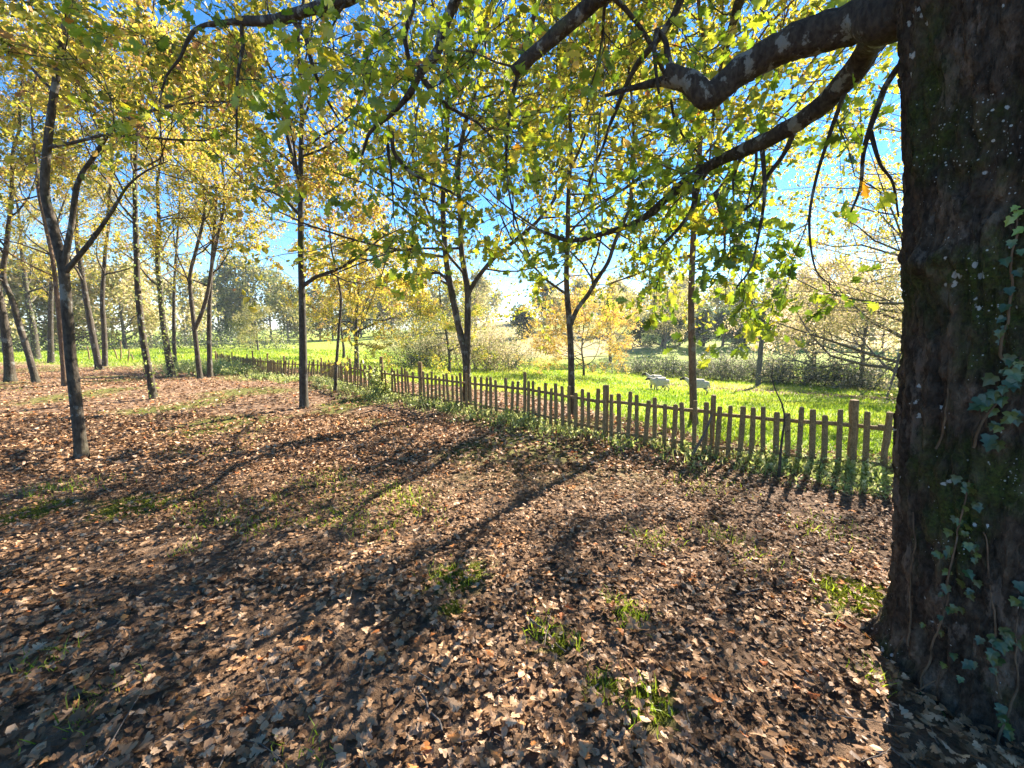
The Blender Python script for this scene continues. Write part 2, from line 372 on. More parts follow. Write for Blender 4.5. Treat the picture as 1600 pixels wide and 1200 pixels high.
# ------------------------------------------------------------------ ground
def meadow_mask(X, Y):
    s = fence_s(X, Y) + (n2(X, Y, .6, 21) - .5) * 1.8
    w = -.4 + 4.0 * (1 - sstep(X, -.5, 3.4))               # leaves lie further out under the trees beyond the fence
    a = sstep(s, w, w + 1.6) * (1 - .0 * X)
    b = sstep(Y + (n2(X, Y, .25, 22) - .5) * 9, 22, 29) * (1 - sstep(X, -12, -4))
    strip = sstep(X, 7, 9) * np.exp(-((fence_s(X, Y) - 17.5) / 1.6) ** 2) * .85   # bare strip before the hedge
    return np.clip(np.maximum(a, b) - strip, 0, 1)
def straw_mask(X, Y):
    return sstep(Y + (n2(X, Y, .05, 23) - .5) * 30, 48, 62) * sstep(X, -30, -5) * sstep(n2(X, Y, .03, 24, 3) + .12 * (1 - sstep(X, 10, 40)), .38, .5)
MOSS = [(hit(718, 898), .21), (hit(1335, 925), .30), (hit(705, 950), .09), (hit(870, 1010), .07), (hit(1015, 1105), .11), (hit(945, 1075), .09), (hit(210, 790), .34), (hit(60, 800), .3)]
def mossy_mask(X, Y):
    n = n2(X, Y, .55, 31, 3); r = sstep(n, .56, .66) * .75 * sstep(Y, 3.5, 6)
    for p, rad in MOSS:
        d = np.hypot((X - p[0]), (Y - p[1])) / rad + (n2(X, Y, 4.0, 33, 2) - .5) * 1.2
        r = np.maximum(r, 1 - sstep(d, .55, 1.05))
    return r
def build_ground():
    def axis(n, lo, hi, c):
        a = math.asinh((lo) / c); b = math.asinh((hi) / c); return c * np.sinh(np.linspace(a, b, n))
    xs = axis(270, -700, 700, 3.2); ys = 3.0 + axis(300, -60, 1200, 3.0)
    X, Y = np.meshgrid(xs, ys); Z = ground_z(X, Y)
    V = np.stack([X, Y, Z], -1); idx = np.arange(V.shape[0] * V.shape[1]).reshape(V.shape[:2])
    F = np.stack([idx[:-1, :-1], idx[:-1, 1:], idx[1:, 1:], idx[1:, :-1]], -1).reshape(-1, 4)
    mb = MB(); mb.add(V, F); o = mb.obj('ground', M['ground'], smooth=True)
    x, y = X.ravel(), Y.ravel()
    for k, v in (('meadow', meadow_mask(x, y)), ('straw', straw_mask(x, y)), ('mossy', mossy_mask(x, y)), ('duff', sstep(y, 3, 12) * .5 + .45)):
        a = o.data.attributes.new(k, 'FLOAT', 'POINT'); a.data.foreach_set('value', v.astype(np.float32))
    o['kind'] = 'structure'; o['label'] = 'leaf-strewn woodland floor falling to a green meadow'
    o['_o'] = [0, 0, 0]
    return o
ground = build_ground()

# ------------------------------------------------------------------ leaf litter
oak_x0 = float(at(1391, 1000, 1.97)[0]) + .29
OV, OF = leaf_template('oak'); MV, MF = leaf_template('mid'); SV, SF = leaf_template('small'); LV, LF = leaf_template('lobed')
def build_litter():
    rng = np.random.default_rng(11); mb = MB()
    def scatter(n, y0, y1, pw):
        Y = (y0 ** pw + (y1 ** pw - y0 ** pw) * rng.random(n)) ** (1 / pw); X = rng.uniform(-1.34, 1.34, n) * (Y + .5)
        return X, Y
    near = []
    for n, y0, y1, pw, kind, sz in ((12500, 1.15, 2.6, 1.7, 'oak', (.03, .068)), (29000, 2.45, 4.8, 1.7, 'lobed', (.03, .066)), (36000, 4.6, 7.8, 1.6, 'mid', (.042, .078)), (66000, 7.5, 24, 1.4, 'small', (.06, .10))):
        X, Y = scatter(n, y0, y1, pw)
        md = meadow_mask(X, Y); mo = mossy_mask(X, Y)
        bare = sstep(n2(X, Y, 1.1, 41, 3), .30, .42)
        keep = rng.random(n) < (1 - md) * (1 - .55 * mo) * (.55 + .45 * bare)
        keep &= np.hypot(X - oak_x0, Y - 1.7) > .47
        X, Y = X[keep], Y[keep]; n = len(X)
        Z = ground_z(X, Y) + rng.random(n) ** 1.6 * (.05 if kind == 'oak' else .045) + .004
        nrm = norm(np.stack([rng.normal(0, .25, n), rng.normal(0, .25, n), np.ones(n)], -1)); flip = rng.random(n) < .45
        nrm[flip] *= -1
        th = rng.random(n) * 2 * np.pi; ax = np.stack([np.cos(th), np.sin(th), np.zeros(n)], -1); ax = norm(ax - (ax * nrm).sum(-1, keepdims=True) * nrm)
        size = rng.uniform(*sz, n) * rng.choice([.7, 1, 1, 1.15], n)
        hue = np.clip(rng.beta(1.5, 1.7, n) * .88 + (n2(X, Y, .8, 44, 2) - .5) * .3, .02, .9); red = rng.random(n) < .045; hue[red] = rng.uniform(.9, 1, red.sum())
        tv, tf = {'oak': (OV, OF), 'mid': (MV, MF), 'small': (SV, SF), 'lobed': (LV, LF)}[kind]
        pos = np.stack([X, Y, Z], -1) - ax * size[:, None] * .5
        if kind == 'oak':
            order = np.argsort(Y + .35 * np.abs(X) - 3.0 * (Z - ground_z(X, Y))); near = order[:300]
            NEAR = [(pos[i], ax[i], nrm[i], size[i], hue[i]) for i in near]
            rest = np.ones(n, bool); rest[near] = False
            pos, ax, nrm, size, hue = pos[rest], ax[rest], nrm[rest], size[rest], hue[rest]; n = len(pos)
        var = rng.integers(0, 5, n)
        if kind in ('oak', 'lobed'):                       # broken bits and plain oval leaves among the lobed ones
            q = rng.random(n) < .42; var[q] = 9
            put_leaves(mb, curl(MV, .5, .9, .5), MF, pos[q], ax[q], nrm[q], size[q] * rng.uniform(.45, .95, q.sum()), hue[q] * .9)
        for v in range(5):
            b, c, tw = [(.5, .6, .4), (-.4, 1.1, -.6), (1.0, -.5, .4), (.2, 2.0, .8), (-.9, .4, -.8)][v]
            s = var == v
            put_leaves(mb, curl(tv, b, c, tw), tf, pos[s], ax[s], nrm[s], size[s], hue[s])
    o = mb.obj('leaf_litter', M['litter'], attr=True)
    tag(o, 'brown fallen oak leaves carpeting the woodland floor', 'fallen leaves', kind='stuff')
    # the leaves that show largest, one object each, sharing a few meshes
    shapes = {}
    for v, (b, c, tw) in enumerate([(.5, .6, .3), (-.4, .9, -.5), (.9, -.5, .2), (.2, 1.6, .6)]):
        for h in range(7):
            q = MB(); q.add(curl(OV, b, c, tw), OF, [.12, .25, .38, .5, .62, .8, .95][h]); shapes[v, h] = q.mesh('leaf', M['litter'], attr=True)
    from mathutils import Matrix
    for i, (p, a, nn, s, h) in enumerate(NEAR):
        hb = min(range(7), key=lambda k: abs([.12, .25, .38, .5, .62, .8, .95][k] - h))
        l = bpy.data.objects.new('leaf', shapes[i % 4, hb]); COL.objects.link(l); l.parent = ground
        side = np.cross(nn, a); up = np.cross(a, side)
        m = Matrix(((a[0] * s, side[0] * s, up[0] * s, p[0]), (a[1] * s, side[1] * s, up[1] * s, p[1]), (a[2] * s, side[2] * s, up[2] * s, p[2]), (0, 0, 0, 1)))
        l.matrix_world = m
build_litter()

# ------------------------------------------------------------------ trees
def leaf_batch(rng, mb, P, R, per, size, hue, hs, kind, t0=.1, jit=.05, droop=.25, upb=.7):
    """per leaves along every path of P"""
    tv, tf = {'oak': (OV, OF), 'mid': (MV, MF), 'small': (SV, SF), 'lobed': (LV, LF)}[kind]
    n = len(P); t = rng.uniform(t0, 1.05, (n, per)); pos, tan, _ = samp(P, R, t)
    pos = pos.reshape(-1, 3) + rng.normal(size=(n * per, 3)) * jit; tan = tan.reshape(-1, 3); k = n * per
    ax = norm(tan + rng.normal(size=(k, 3)) * .9 + np.array([0, 0, -droop])); nr = norm(rng.normal(size=(k, 3)) * .7 + np.array([0, 0, upb]))
    nr = norm(nr - (nr * ax).sum(-1, keepdims=True) * ax + 1e-4)
    sz = size * rng.uniform(.6, 1.2, k); hv = np.clip(hue + rng.normal(size=k) * hs + np.repeat(rng.normal(size=n) * hs * .7, per), 0, 1)
    if kind == 'small': put_leaves(mb, tv, tf, pos, ax, nr, sz, hv)
    else:
        v = rng.integers(0, 3, k)
        for q in range(3):
            s = v == q; put_leaves(mb, curl(tv, [.3, -.5, .1][q], [.5, -.3, 1.0][q], [.2, -.3, .4][q]), tf, pos[s], ax[s], nr[s], sz[s], hv[s])

def stem_px(pts, Y, dz=0.0):
    return [at(p[0], p[1], Y + (p[2] if len(p) > 2 else 0)) for p in pts]

def grow_tree(name, label, cat, base_px, stems, rpx, H, seed, R=3.0, zb=.28, nl=14, leaves=14000, lsize=.095, hue=.5, hs=.18, mat='bark', lmat='leaf',
              group=None, Yb=None, sub=7, twig=5, kind='small', limb_ang=(35, 75), up=.10, lean=0, flare=1.35, sides=9, extra_limbs=(), split_limbs=False, ivy=0, lmax=1.0, topfrac=1.0, lrange=None, rough=.09):
    rng = np.random.default_rng(seed)
    b = hit(*base_px) if Yb is None else np.array([at(base_px[0], base_px[1], Yb)[0], Yb, gz(at(base_px[0], base_px[1], Yb)[0], Yb)])
    Y = b[1]; r0 = .54 * rpx * Y / FPX
    root = thing(name, b, label, cat, group)
    tm = MB(); paths = []
    for si, st in enumerate(stems):
        pts = [np.array(q) for q in stem_px(st['px'], Y)]
        if si == 0:
            pts = [b - np.array([0, 0, .12])] + pts
        rr0 = r0 * st.get('r', 1.0)
        top = b[2] + H * st.get('h', 1.0)
        if st.get('ext', True):
            d = norm(pts[-1] - pts[-2]); p = pts[-1]; d = norm(d + np.array([0, 0, .6]))
            while p[2] < top:
                d = norm(d + rng.normal(size=3) * .12 + np.array([0, 0, .12])); p = p + d * min(.9, max(.25, (top - p[2]) * .5 + .1)); pts.append(p)
        n = max(14, int(len(pts) * 4)); q = spline(pts, n); f = np.linspace(0, 1, n)
        rad = rr0 * (1 - .93 * f ** st.get('tp', 1.0)) + .004
        if si == 0: hgt = q[:, 2] - b[2]; rad = rad * (1 + (flare - 1) * np.exp(-np.maximum(hgt, 0) / (r0 * 1.6)))
        tubes(tm, q, rad, sides if si == 0 else max(6, sides - 1), rough=rough, seed=seed + si); paths.append((q, rad, st))
    trunk = tm.obj('trunk', M[mat], root, smooth=True)
    cm = MB(); lb = []; tot_tw = []
    for q, rad, st in paths:
        m = max(2, int(round(nl * st.get('n', 1.0) / max(1, len(paths)) ** .5)))
        t_lo = 0.0; zz = (q[:, 2] - b[2]) / H
        ok = np.where(zz > zb)[0]
        if len(ok) < 3: continue
        t_lo = ok[0] / (len(q) - 1)
        Lq = np.linalg.norm(np.diff(q, axis=0), axis=1).sum()
        L1, R1 = offshoots(rng, q[None], rad[None], m, t_lo, .98, R / Lq * lmax * st.get('lm', 1.0), limb_ang, 9, up, .16, .5, .007, .55)
        lb.append((L1, R1))
        # end shoot of the stem itself carries leaves too
        if st.get('ext', True): lb.append((q[None, -9:], rad[None, -9:]))
    for px, rw, *rest in extra_limbs:
        pts = np.array(stem_px(px, Y)); L1 = spline(pts, 9)[None]; lb.append((L1, np.linspace(rw * Y / FPX, .008, 9)[None]))
    L1 = np.concatenate([a for a, _ in lb]); R1 = np.concatenate([a for _, a in lb])
    L2, R2 = offshoots(rng, L1, R1, sub, .22, 1.0, .42, (28, 70), 6, up * .6, .17, .55, .005, .5)
    L3, R3 = offshoots(rng, L2, R2, twig, .2, 1.0, .42, (25, 70), 3, .02, .2, .6, .0035, .4)
    per = max(1, int(round(1.3 * leaves / (len(L3) + .5 * len(L2)))))
    if split_limbs:
        nE = len(L1)
        for i in range(nE):
            bm_ = MB(); tubes(bm_, L1[i:i + 1], R1[i:i + 1], 6, rough=.08, seed=i)
            tubes(bm_, L2[i * sub:(i + 1) * sub], R2[i * sub:(i + 1) * sub], 4)
            tubes(bm_, L3[i * sub * twig:(i + 1) * sub * twig], R3[i * sub * twig:(i + 1) * sub * twig], 3)
            bm_.obj('limb', M[mat], root, smooth=True)
    else:
        bm_ = MB(); tubes(bm_, L1, R1, 5); tubes(bm_, L2, R2, 3); tubes(bm_, L3, R3, 3)
        o = bm_.obj('branchwork', M[mat], root, smooth=True); o['kind'] = 'stuff'
    leaf_batch(rng, cm, L3, R3, per, lsize, hue, hs, kind)
    leaf_batch(rng, cm, L2, R2, max(1, per // 2), lsize, hue, hs, kind, .4)
    o = cm.obj('crown', M[lmat], root, attr=True); o['kind'] = 'stuff'
    if ivy:
        q, rad, _ = paths[0]; im = MB(); n = ivy; k = rng.integers(1, max(3, int(len(q) * .55)), n); th = rng.random(n) * 2 * np.pi
        w = rng.random((n, 1)); c = q[k - 1] * (1 - w) + q[k] * w; dirn = np.stack([np.cos(th), np.sin(th), rng.normal(0, .3, n)], -1)
        pos = c + dirn * (rad[k] * rng.uniform(.95, 1.5, n))[:, None]
        put_leaves(im, MV, MF, pos, norm(rng.normal(size=(n, 3)) + np.array([0, 0, -.6])), norm(dirn + rng.normal(size=(n, 3)) * .3), rng.uniform(.05, .09, n), np.clip(rng.normal(.75, .12, n), 0, 1))
        o = im.obj('ivy', M['weed'], root, attr=True); o['kind'] = 'stuff'
    return root

G1 = 'slender grove trees on the leaf-strewn floor'
def T(*a, **k): return grow_tree(*a, **k)
# --- grove, from the left edge of the photograph
T('grove_tree', 'thick dark trunk cut by the left edge of the photo', 'tree', (16, 596), [dict(px=[(12, 545), (4, 490), (-8, 430), (-14, 380)])], 11, 10.5, 101, hue=.60, leaves=9000, group=G1)
T('grove_tree', 'curving trunk with mossy foot, bending left then right, at far left', 'tree', (58, 598), [dict(px=[(42, 545), (28, 500), (19, 468), (5, 432), (10, 385), (18, 310), (20, 240)])], 8, 11, 102, hue=.62, leaves=9000, group=G1)
T('grove_tree', 'ivy-bound dark trunk behind the curving mossy-footed one', 'tree', (57, 562), [dict(px=[(52, 515), (42, 460), (35, 400), (30, 340)])], 9, 13, 103, hue=.58, leaves=8000, group=G1, ivy=500)
T('grove_tree', 'short dark trunk in the dim back row at far left', 'tree', (80, 567), [dict(px=[(79, 520), (80, 460), (84, 400)])], 7, 12, 104, hue=.62, leaves=8000, group=G1)
T('grove_tree', 'thin straight reddish trunk just behind the forked foreground tree', 'tree', (101, 603), [dict(px=[(97, 545), (90, 470), (83, 410), (72, 355), (60, 300)])], 6.5, 10, 105, hue=.60, leaves=8000, group=G1, mat='bark_brown')
T('grove_tree', 'forked grey lichen-spotted tree nearest on the left', 'tree', (128, 716),
  [dict(px=[(121, 650), (112, 570), (106, 500), (101, 440), (96, 405), (82, 350), (70, 295), (76, 210), (90, 110), (106, 10), (118, -70)]),
   dict(px=[(99, 420), (112, 350), (122, 285), (150, 240), (178, 200), (215, 180), (290, 162), (390, 158)], r=.5, ext=False, n=.55, lm=.75),
   dict(px=[(102, 425), (140, 380), (175, 330), (200, 290), (232, 265), (262, 252)], r=.45, ext=False, n=.5, lm=.75)],
  14, 8.5, 106, R=2.4, zb=.42, nl=15, leaves=7500, lsize=.072, hue=.58, hs=.2, group=G1, kind='mid', sides=14, split_limbs=True, up=.06)
T('grove_tree', 'leaning twin-stemmed tree in the sunlit gap right of the forked tree', 'tree', (156, 578), [dict(px=[(147, 535), (137, 480), (127, 420), (120, 370), (118, 310)]), dict(px=[(164, 572), (163, 520), (160, 470), (164, 400), (170, 350)], r=.75)], 8.5, 13, 107, hue=.63, leaves=11000, group=G1)
T('grove_tree', 'slim dark trunk leaning left, standing alone in the open litter', 'tree', (241, 623), [dict(px=[(233, 580), (224, 530), (216, 460), (213, 390), (211, 310), (212, 240), (218, 180), (222, 110)])], 9, 9.5, 108, R=2.6, zb=.4, hue=.62, hs=.19, leaves=9000, lsize=.08, group=G1, ivy=260, kind='mid', split_limbs=True)
T('grove_tree', 'ivy-clad trunk with a bushy middle, left of the Y-forked tree', 'tree', (269, 590), [dict(px=[(263, 555), (255, 505), (250, 450), (246, 405), (248, 350), (246, 290)])], 8.5, 11, 109, hue=.55, leaves=11000, group=G1, ivy=900)
T('grove_tree', 'slender straight trunk half hidden by the ivy-clad one', 'tree', (274, 577), [dict(px=[(272, 530), (272, 460), (275, 400), (280, 330)])], 5, 12, 110, hue=.62, leaves=9000, group=G1)
T('grove_tree', 'Y-forked pale trunk near the far end of the fence', 'tree', (313, 592), [dict(px=[(309, 560), (304, 515), (299, 470), (297, 430), (308, 385), (320, 330)]), dict(px=[(304, 515), (316, 487), (325, 455), (331, 415), (340, 370), (350, 320)], r=.8)], 6.5, 10.5, 111, R=3.2, hue=.60, leaves=13000, group=G1)
T('grove_tree', 'straight trunk right beside the Y-forked one', 'tree', (328, 590), [dict(px=[(327, 545), (327, 490), (330, 430), (334, 370), (338, 310)])], 6.5, 11, 112, R=3.2, hue=.58, leaves=11000, group=G1)
T('grove_tree', 'tall straight black trunk standing alone before the fence', 'tree', (475, 637), [dict(px=[(474, 600), (473, 520), (471, 430), (470, 340), (470, 260), (472, 190), (470, 130), (466, 60)])], 11, 10, 113, R=2.6, zb=.4, nl=20, hue=.6, hs=.2, leaves=2600, lsize=.075, mat='bark_dark', group=G1, split_limbs=True, sides=12,
  extra_limbs=[([(474, 446), (495, 432), (530, 420), (565, 398), (595, 372), (640, 352)], 3.2), ([(468, 336), (445, 312), (425, 300), (398, 292), (370, 282)], 2.6), ([(470, 285), (456, 240), (445, 195), (430, 140), (415, 80)], 4)])
T('grove_tree', 'thin crooked young tree leaning over the fence', 'tree', (523, 613), [dict(px=[(526, 565), (530, 510), (533, 470), (529, 440), (518, 390), (512, 335), (505, 270)])], 4.5, 5.6, 114, R=2.1, zb=.4, hue=.70, leaves=6000, lsize=.09, group=G1)
G2 = 'trees standing in the meadow beyond the fence'
T('meadow_tree', 'round-crowned gold tree with short trunk behind the leaning fence', 'tree', (557, 577), [dict(px=[(557, 545), (556, 515), (557, 490), (560, 450), (556, 410)])], 7, 7.5, 115, R=4.4, zb=.18, nl=26, hue=.68, hs=.12, leaves=24000, lsize=.12, mat='bark_dark', group=G2, limb_ang=(55, 95), up=.05)
T('meadow_tree', 'small far tree with yellow crown behind the round-crowned gold tree', 'tree', (537, 560), [dict(px=[(537, 545), (534, 520), (533, 490)])], 4, 6, 116, R=2.8, zb=.25, hue=.72, leaves=6000, lsize=.14, group=G2)
T('meadow_tree', 'slim dark leaning tree with olive crown, out in the meadow', 'tree', (702, 584), [dict(px=[(702, 555), (697, 520), (691, 490), (686, 450), (684, 410)])], 4.5, 6.5, 117, R=3.0, zb=.15, nl=18, hue=.45, leaves=9000, lsize=.12, mat='bark_dark', group=G2, limb_ang=(60, 100), up=.0)
T('meadow_tree', 'twin-stemmed tree close behind the fence at its middle', 'tree', (729, 637),
  [dict(px=[(729, 600), (728, 560), (719, 520), (708, 468), (699, 420), (695, 380), (692, 320), (696, 250), (700, 180)]),
   dict(px=[(729, 600), (730, 545), (731, 490), (731, 455), (726, 425), (721, 390), (719, 330), (716, 260)], r=.95, n=.9),
   dict(px=[(731, 460), (745, 436), (770, 405), (800, 380), (840, 345), (870, 305)], r=.55, n=.7, h=.8)],
  11, 9, 118, R=4.2, zb=.26, nl=26, limb_ang=(45, 90), up=.04, hue=.55, hs=.15, leaves=11000, lsize=.105, kind='mid', group=G2, split_limbs=True, sides=12,
  extra_limbs=[([(703, 445), (690, 428), (668, 427), (640, 434), (612, 438)], 3)])
T('meadow_tree', 'dark tree forking low right behind the fence, left of the straight brown one', 'tree', (894, 648),
  [dict(px=[(893, 610), (892, 550), (890, 508), (887, 470), (885, 425), (887, 370), (888, 310), (892, 230), (888, 150)]),
   dict(px=[(891, 510), (902, 483), (918, 462), (932, 438), (950, 410), (962, 375), (985, 320), (990, 250)], r=.62, n=.8)],
  10, 8, 119, R=4.4, zb=.27, nl=26, limb_ang=(45, 90), up=.04, hue=.45, hs=.17, leaves=12500, lsize=.105, kind='mid', group=G2, split_limbs=True, sides=12)
T('meadow_tree', 'low spreading orange-tan tree on the meadow slope', 'tree', (912, 588), [dict(px=[(912, 570), (909, 548), (911, 520), (913, 500)])], 3.6, 4.6, 120, R=4.4, zb=.12, nl=28, hue=.84, hs=.07, leaves=17000, lsize=.11, mat='bark', group=G2, limb_ang=(60, 95), up=.06)
T('meadow_tree', 'straight brown-barked tree behind the fence with two sheep beside it', 'tree', (1085, 664), [dict(px=[(1083, 610), (1081, 540), (1080, 470), (1082, 400), (1086, 330), (1092, 260), (1096, 180)])], 10.5, 10, 121, R=4.8, zb=.30, nl=30, limb_ang=(45, 90), up=.05, hue=.50, hs=.17, leaves=12500, lsize=.105, kind='mid', mat='bark_brown', group=G2, split_limbs=True, sides=12)

grow_tree('meadow_tree', 'leafy tree whose golden crown shows behind the oak limbs at upper right', 'tree', (1540, 640), [dict(px=[(1545, 560), (1548, 480), (1552, 400), (1556, 300)])], 13, 10.5, 122, R=5.2, zb=.25, nl=30, hue=.66, hs=.12, leaves=7000, lsize=.12, group=G2, Yb=11.0, limb_ang=(50, 95), up=.04)

# ------------------------------------------------------------------ the great oak at the right
SIL = [(1395, -60), (1390, 0), (1398, 120), (1403, 240), (1404, 330), (1394, 425), (1400, 500), (1394, 600), (1389, 700), (1388, 850), (1391, 1000)]
_t = [at(x, y, 1.97) for x, y in SIL]
AX_Z = np.array([p[2] for p in _t])[::-1]; AX_X = np.array([p[0] for p in _t])[::-1] + .29
OAK_Y = 1.70
def oak_axis(z): return np.interp(z, AX_Z, AX_X)
def oak_r(z): return .385 + .12 * np.exp(-np.maximum(z, 0) / .15) + .0 * z
def oak_disp(th, z):
    c = np.stack([np.cos(th) * .385, np.sin(th) * .385, z], -1)
    rid = np.abs(fbm(c * np.array([25, 25, 4.0]) + (fbm(c * 5, 2, 71)[..., None] - .5) * 2.0, 3, 70) - .5) * 2
    rid2 = np.abs(fbm(c * np.array([34, 34, 13.]) + (fbm(c * 9, 2, 72)[..., None] - .5) * 1.6, 2, 73) - .5) * 2
    pl = fbm(c * np.array([9, 9, 5.]), 3, 75); fine = fbm(c * np.array([70, 70, 40.]), 2, 78)
    butt = .035 * np.cos(th * 5 + 1.0) * np.exp(-np.maximum(z, 0) / .2)
    knob = .055 * np.exp(-((z - oak_knob_z) ** 2) / .004 - ((np.angle(np.exp(1j * (th - math.pi * .98)))) ** 2) / .08)
    return (-.030 * (1 - np.clip(rid * 2.8, 0, 1)) - .014 * (1 - np.clip(rid2 * 2.6, 0, 1)) + .016 * (pl - .5) + .018 * (fine - .5)) + butt + knob
oak_knob_z = float(at(1394, 425, 1.97)[2])
def build_oak():
    rng = np.random.default_rng(77); base = on_ground(2.15, 1.7)
    root = thing('great_oak', base, 'huge dark mossy oak trunk climbed by ivy at the right, limbs reaching overhead', 'tree')
    nz, nt_ = 340, 260
    z = np.concatenate([np.linspace(-.12, 3.9, nz - 50), np.linspace(3.92, 5.4, 50)])[:, None] * np.ones((1, nt_)); th = np.linspace(0, 2 * np.pi, nt_, endpoint=False)[None, :] * np.ones((nz, 1))
    r = oak_r(z) * (1 - .05 * sstep(z, 2, 5.4)) + oak_disp(th, z)
    V = np.stack([oak_axis(z) + r * np.cos(th), OAK_Y + r * np.sin(th), z + base[2] * 0], -1)
    idx = np.arange(nz * nt_).reshape(nz, nt_)
    F = np.stack([idx[:-1], np.roll(idx[:-1], -1, 1), np.roll(idx[1:], -1, 1), idx[1:]], -1).reshape(-1, 4)
    mb = MB(); mb.add(V, F); mb.obj('trunk', M['oakbark'], root, smooth=True)
    top = np.array([oak_axis(5.4), OAK_Y, 5.3])
    def wp(l): return np.array([at(p[0], p[1], p[2]) if p[2] < 90 else np.array(p[3:]) for p in l])
    ax = lambda zz, y=OAK_Y: (0, 0, 99, oak_axis(zz), y, zz)
    wld = lambda x, y, z_: (0, 0, 99, x, y, z_)
    limbs = []          # (points, r0, r1, leafiness)
    z1 = float(at(1400, 20, 2.0)[2])
    limbs.append((wp([ax(z1 + .1, 1.8), (1400, 22, 2.1), (1350, 30, 2.25), (1300, 48, 2.35), (1220, 75, 2.5), (1150, 116, 2.6), (1108, 150, 2.65), (1075, 128, 2.7), (1040, 116, 2.75)]), .115, .058, 0))
    limbs.append((wp([(1050, 120, 2.74), (1044, 90, 2.74), (1040, 65, 2.75), (1027, 46, 2.75)]), .03, .012, 0))
    limbs.append((wp([(1027, 46, 2.75), (1023, 75, 2.74), (1024, 110, 2.72), (1029, 146, 2.70)]), .014, .009, 0))
    limbs.append((wp([(1045, 125, 2.75), (1015, 131, 2.78), (985, 138, 2.8), (948, 148, 2.8)]), .03, .010, 0))
    limbs.append((wp([ax(z1 - .05, 1.85), (1392, 42, 2.15), (1362, 68, 2.35), (1330, 116, 2.5), (1275, 172, 2.7), (1190, 222, 3.0), (1110, 258, 3.3), (1055, 298, 3.5), (1000, 345, 3.8), (940, 365, 4.0), (890, 376, 4.2), (830, 355, 4.4)]), .078, .012, 1.0))
    limbs.append((wp([(1110, 258, 3.3), (1088, 290, 3.35), (1082, 325, 3.4), (1062, 355, 3.45), (1030, 388, 3.5)]), .034, .008, .6))
    limbs.append((wp([(1118, 300, 3.3), (1126, 330, 3.3), (1131, 365, 3.3), (1132, 400, 3.3)]), .02, .007, .5))
    limbs.append((wp([(1245, 195, 2.8), (1225, 240, 2.9), (1200, 275, 3.0), (1182, 312, 3.05), (1150, 335, 3.1)]), .02, .006, .8))
    limbs.append((wp([(1190, 222, 3.0), (1195, 300, 3.0), (1185, 370, 3.0), (1172, 420, 3.0), (1150, 450, 3.0)]), .018, .005, .9))
    limbs.append((wp([(1330, 116, 2.5), (1300, 200, 2.6), (1275, 280, 2.7), (1265, 350, 2.75), (1275, 420, 2.8), (1300, 445, 2.8)]), .014, .004, 1.1))
    limbs.append((wp([ax(3.1, 1.9), (1400, 110, 2.2), (1372, 165, 2.3), (1350, 235, 2.35), (1345, 290, 2.4), (1330, 330, 2.4)]), .022, .005, .8))
    limbs.append((wp([(1360, 205, 2.3), (1375, 255, 2.3), (1395, 285, 2.3), (1404, 340, 2.3)]), .011, .004, .5))
    limbs.append((wp([ax(4.1), wld(1.3, 2.0, 4.35), (990, -70, 2.2), (930, 0, 2.4), (868, 55, 2.5), (803, 112, 2.6)]), .10, .035, .3))
    limbs.append((wp([ax(4.3), wld(1.2, 2.1, 4.7), (800, -160, 2.4), (745, -60, 2.5), (712, 0, 2.6), (694, 42, 2.62), (682, 85, 2.65), (655, 116, 2.7), (642, 145, 2.75), (610, 180, 2.85), (578, 206, 2.9), (566, 242, 2.95)]), .10, .009, .7))
    limbs.append((wp([(655, 116, 2.7), (690, 158, 2.75), (720, 178, 2.85), (745, 190, 2.9), (772, 215, 3.0)]), .02, .006, .9))
    limbs.append((wp([(640, -40, 2.6), (646, 5, 2.6), (634, 52, 2.62), (637, 80, 2.64), (648, 108, 2.7)]), .02, .012, .3))
    limbs.append((wp([(612, 205, 2.85), (618, 240, 2.9), (650, 275, 2.95), (700, 300, 3.0), (740, 325, 3.1)]), .014, .005, 1.3))
    limbs.append((wp([(606, 225, 2.9), (609, 270, 2.9), (612, 310, 2.95), (613, 330, 3.0)]), .012, .005, .9))
    limbs.append((wp([ax(4.6), wld(1.0, 2.3, 5.0), (700, -150, 2.9), (620, -50, 3.0), (540, -2, 3.1), (480, 16, 3.2), (430, 31, 3.3), (375, 33, 3.4)]), .10, .030, .3))
    limbs.append((wp([(385, 33, 3.4), (345, 36, 3.45), (310, 43, 3.5), (292, 66, 3.5), (280, 92, 3.52), (262, 118, 3.55), (256, 140, 3.58), (250, 160, 3.6)]), .024, .005, .5))
    limbs.append((wp([(455, 25, 3.25), (475, 60, 3.3), (485, 100, 3.3), (505, 150, 3.4), (530, 190, 3.5)]), .022, .006, .5))
    limbs.append((wp([(378, 34, 3.4), (376, 90, 3.4), (370, 160, 3.4), (368, 235, 3.45)]), .016, .005, .5))
    limbs.append((wp([(1080, -60, 3.0), (1060, 10, 3.1), (1030, 60, 3.2), (990, 110, 3.4), (960, 180, 3.6), (930, 260, 3.8), (905, 330, 4.0)]), .03, .006, 1.1))
    limbs.append((wp([(860, -60, 3.2), (830, 40, 3.3), (800, 150, 3.5), (790, 240, 3.6), (800, 330, 3.8), (830, 400, 3.9)]), .022, .006, 1.0))
    limbs.append((wp([(900, -60, 3.0), (990, 30, 3.2), (1040, 120, 3.4), (1060, 200, 3.6), (1130, 280, 3.8)]), .022, .006, 1.1))
    limbs.append((wp([ax(4.4, 2.0), wld(2.0, 3.0, 4.9), wld(2.2, 4.2, 5.0), wld(2.5, 5.4, 4.6), wld(2.9, 6.4, 4.0)]), .10, .01, 1.3))
    limbs.append((wp([ax(4.7, 2.0), wld(2.9, 3.0, 5.4), wld(3.8, 4.4, 5.7), wld(4.5, 5.8, 5.4), wld(5.0, 7.0, 4.9)]), .11, .01, 1.3))
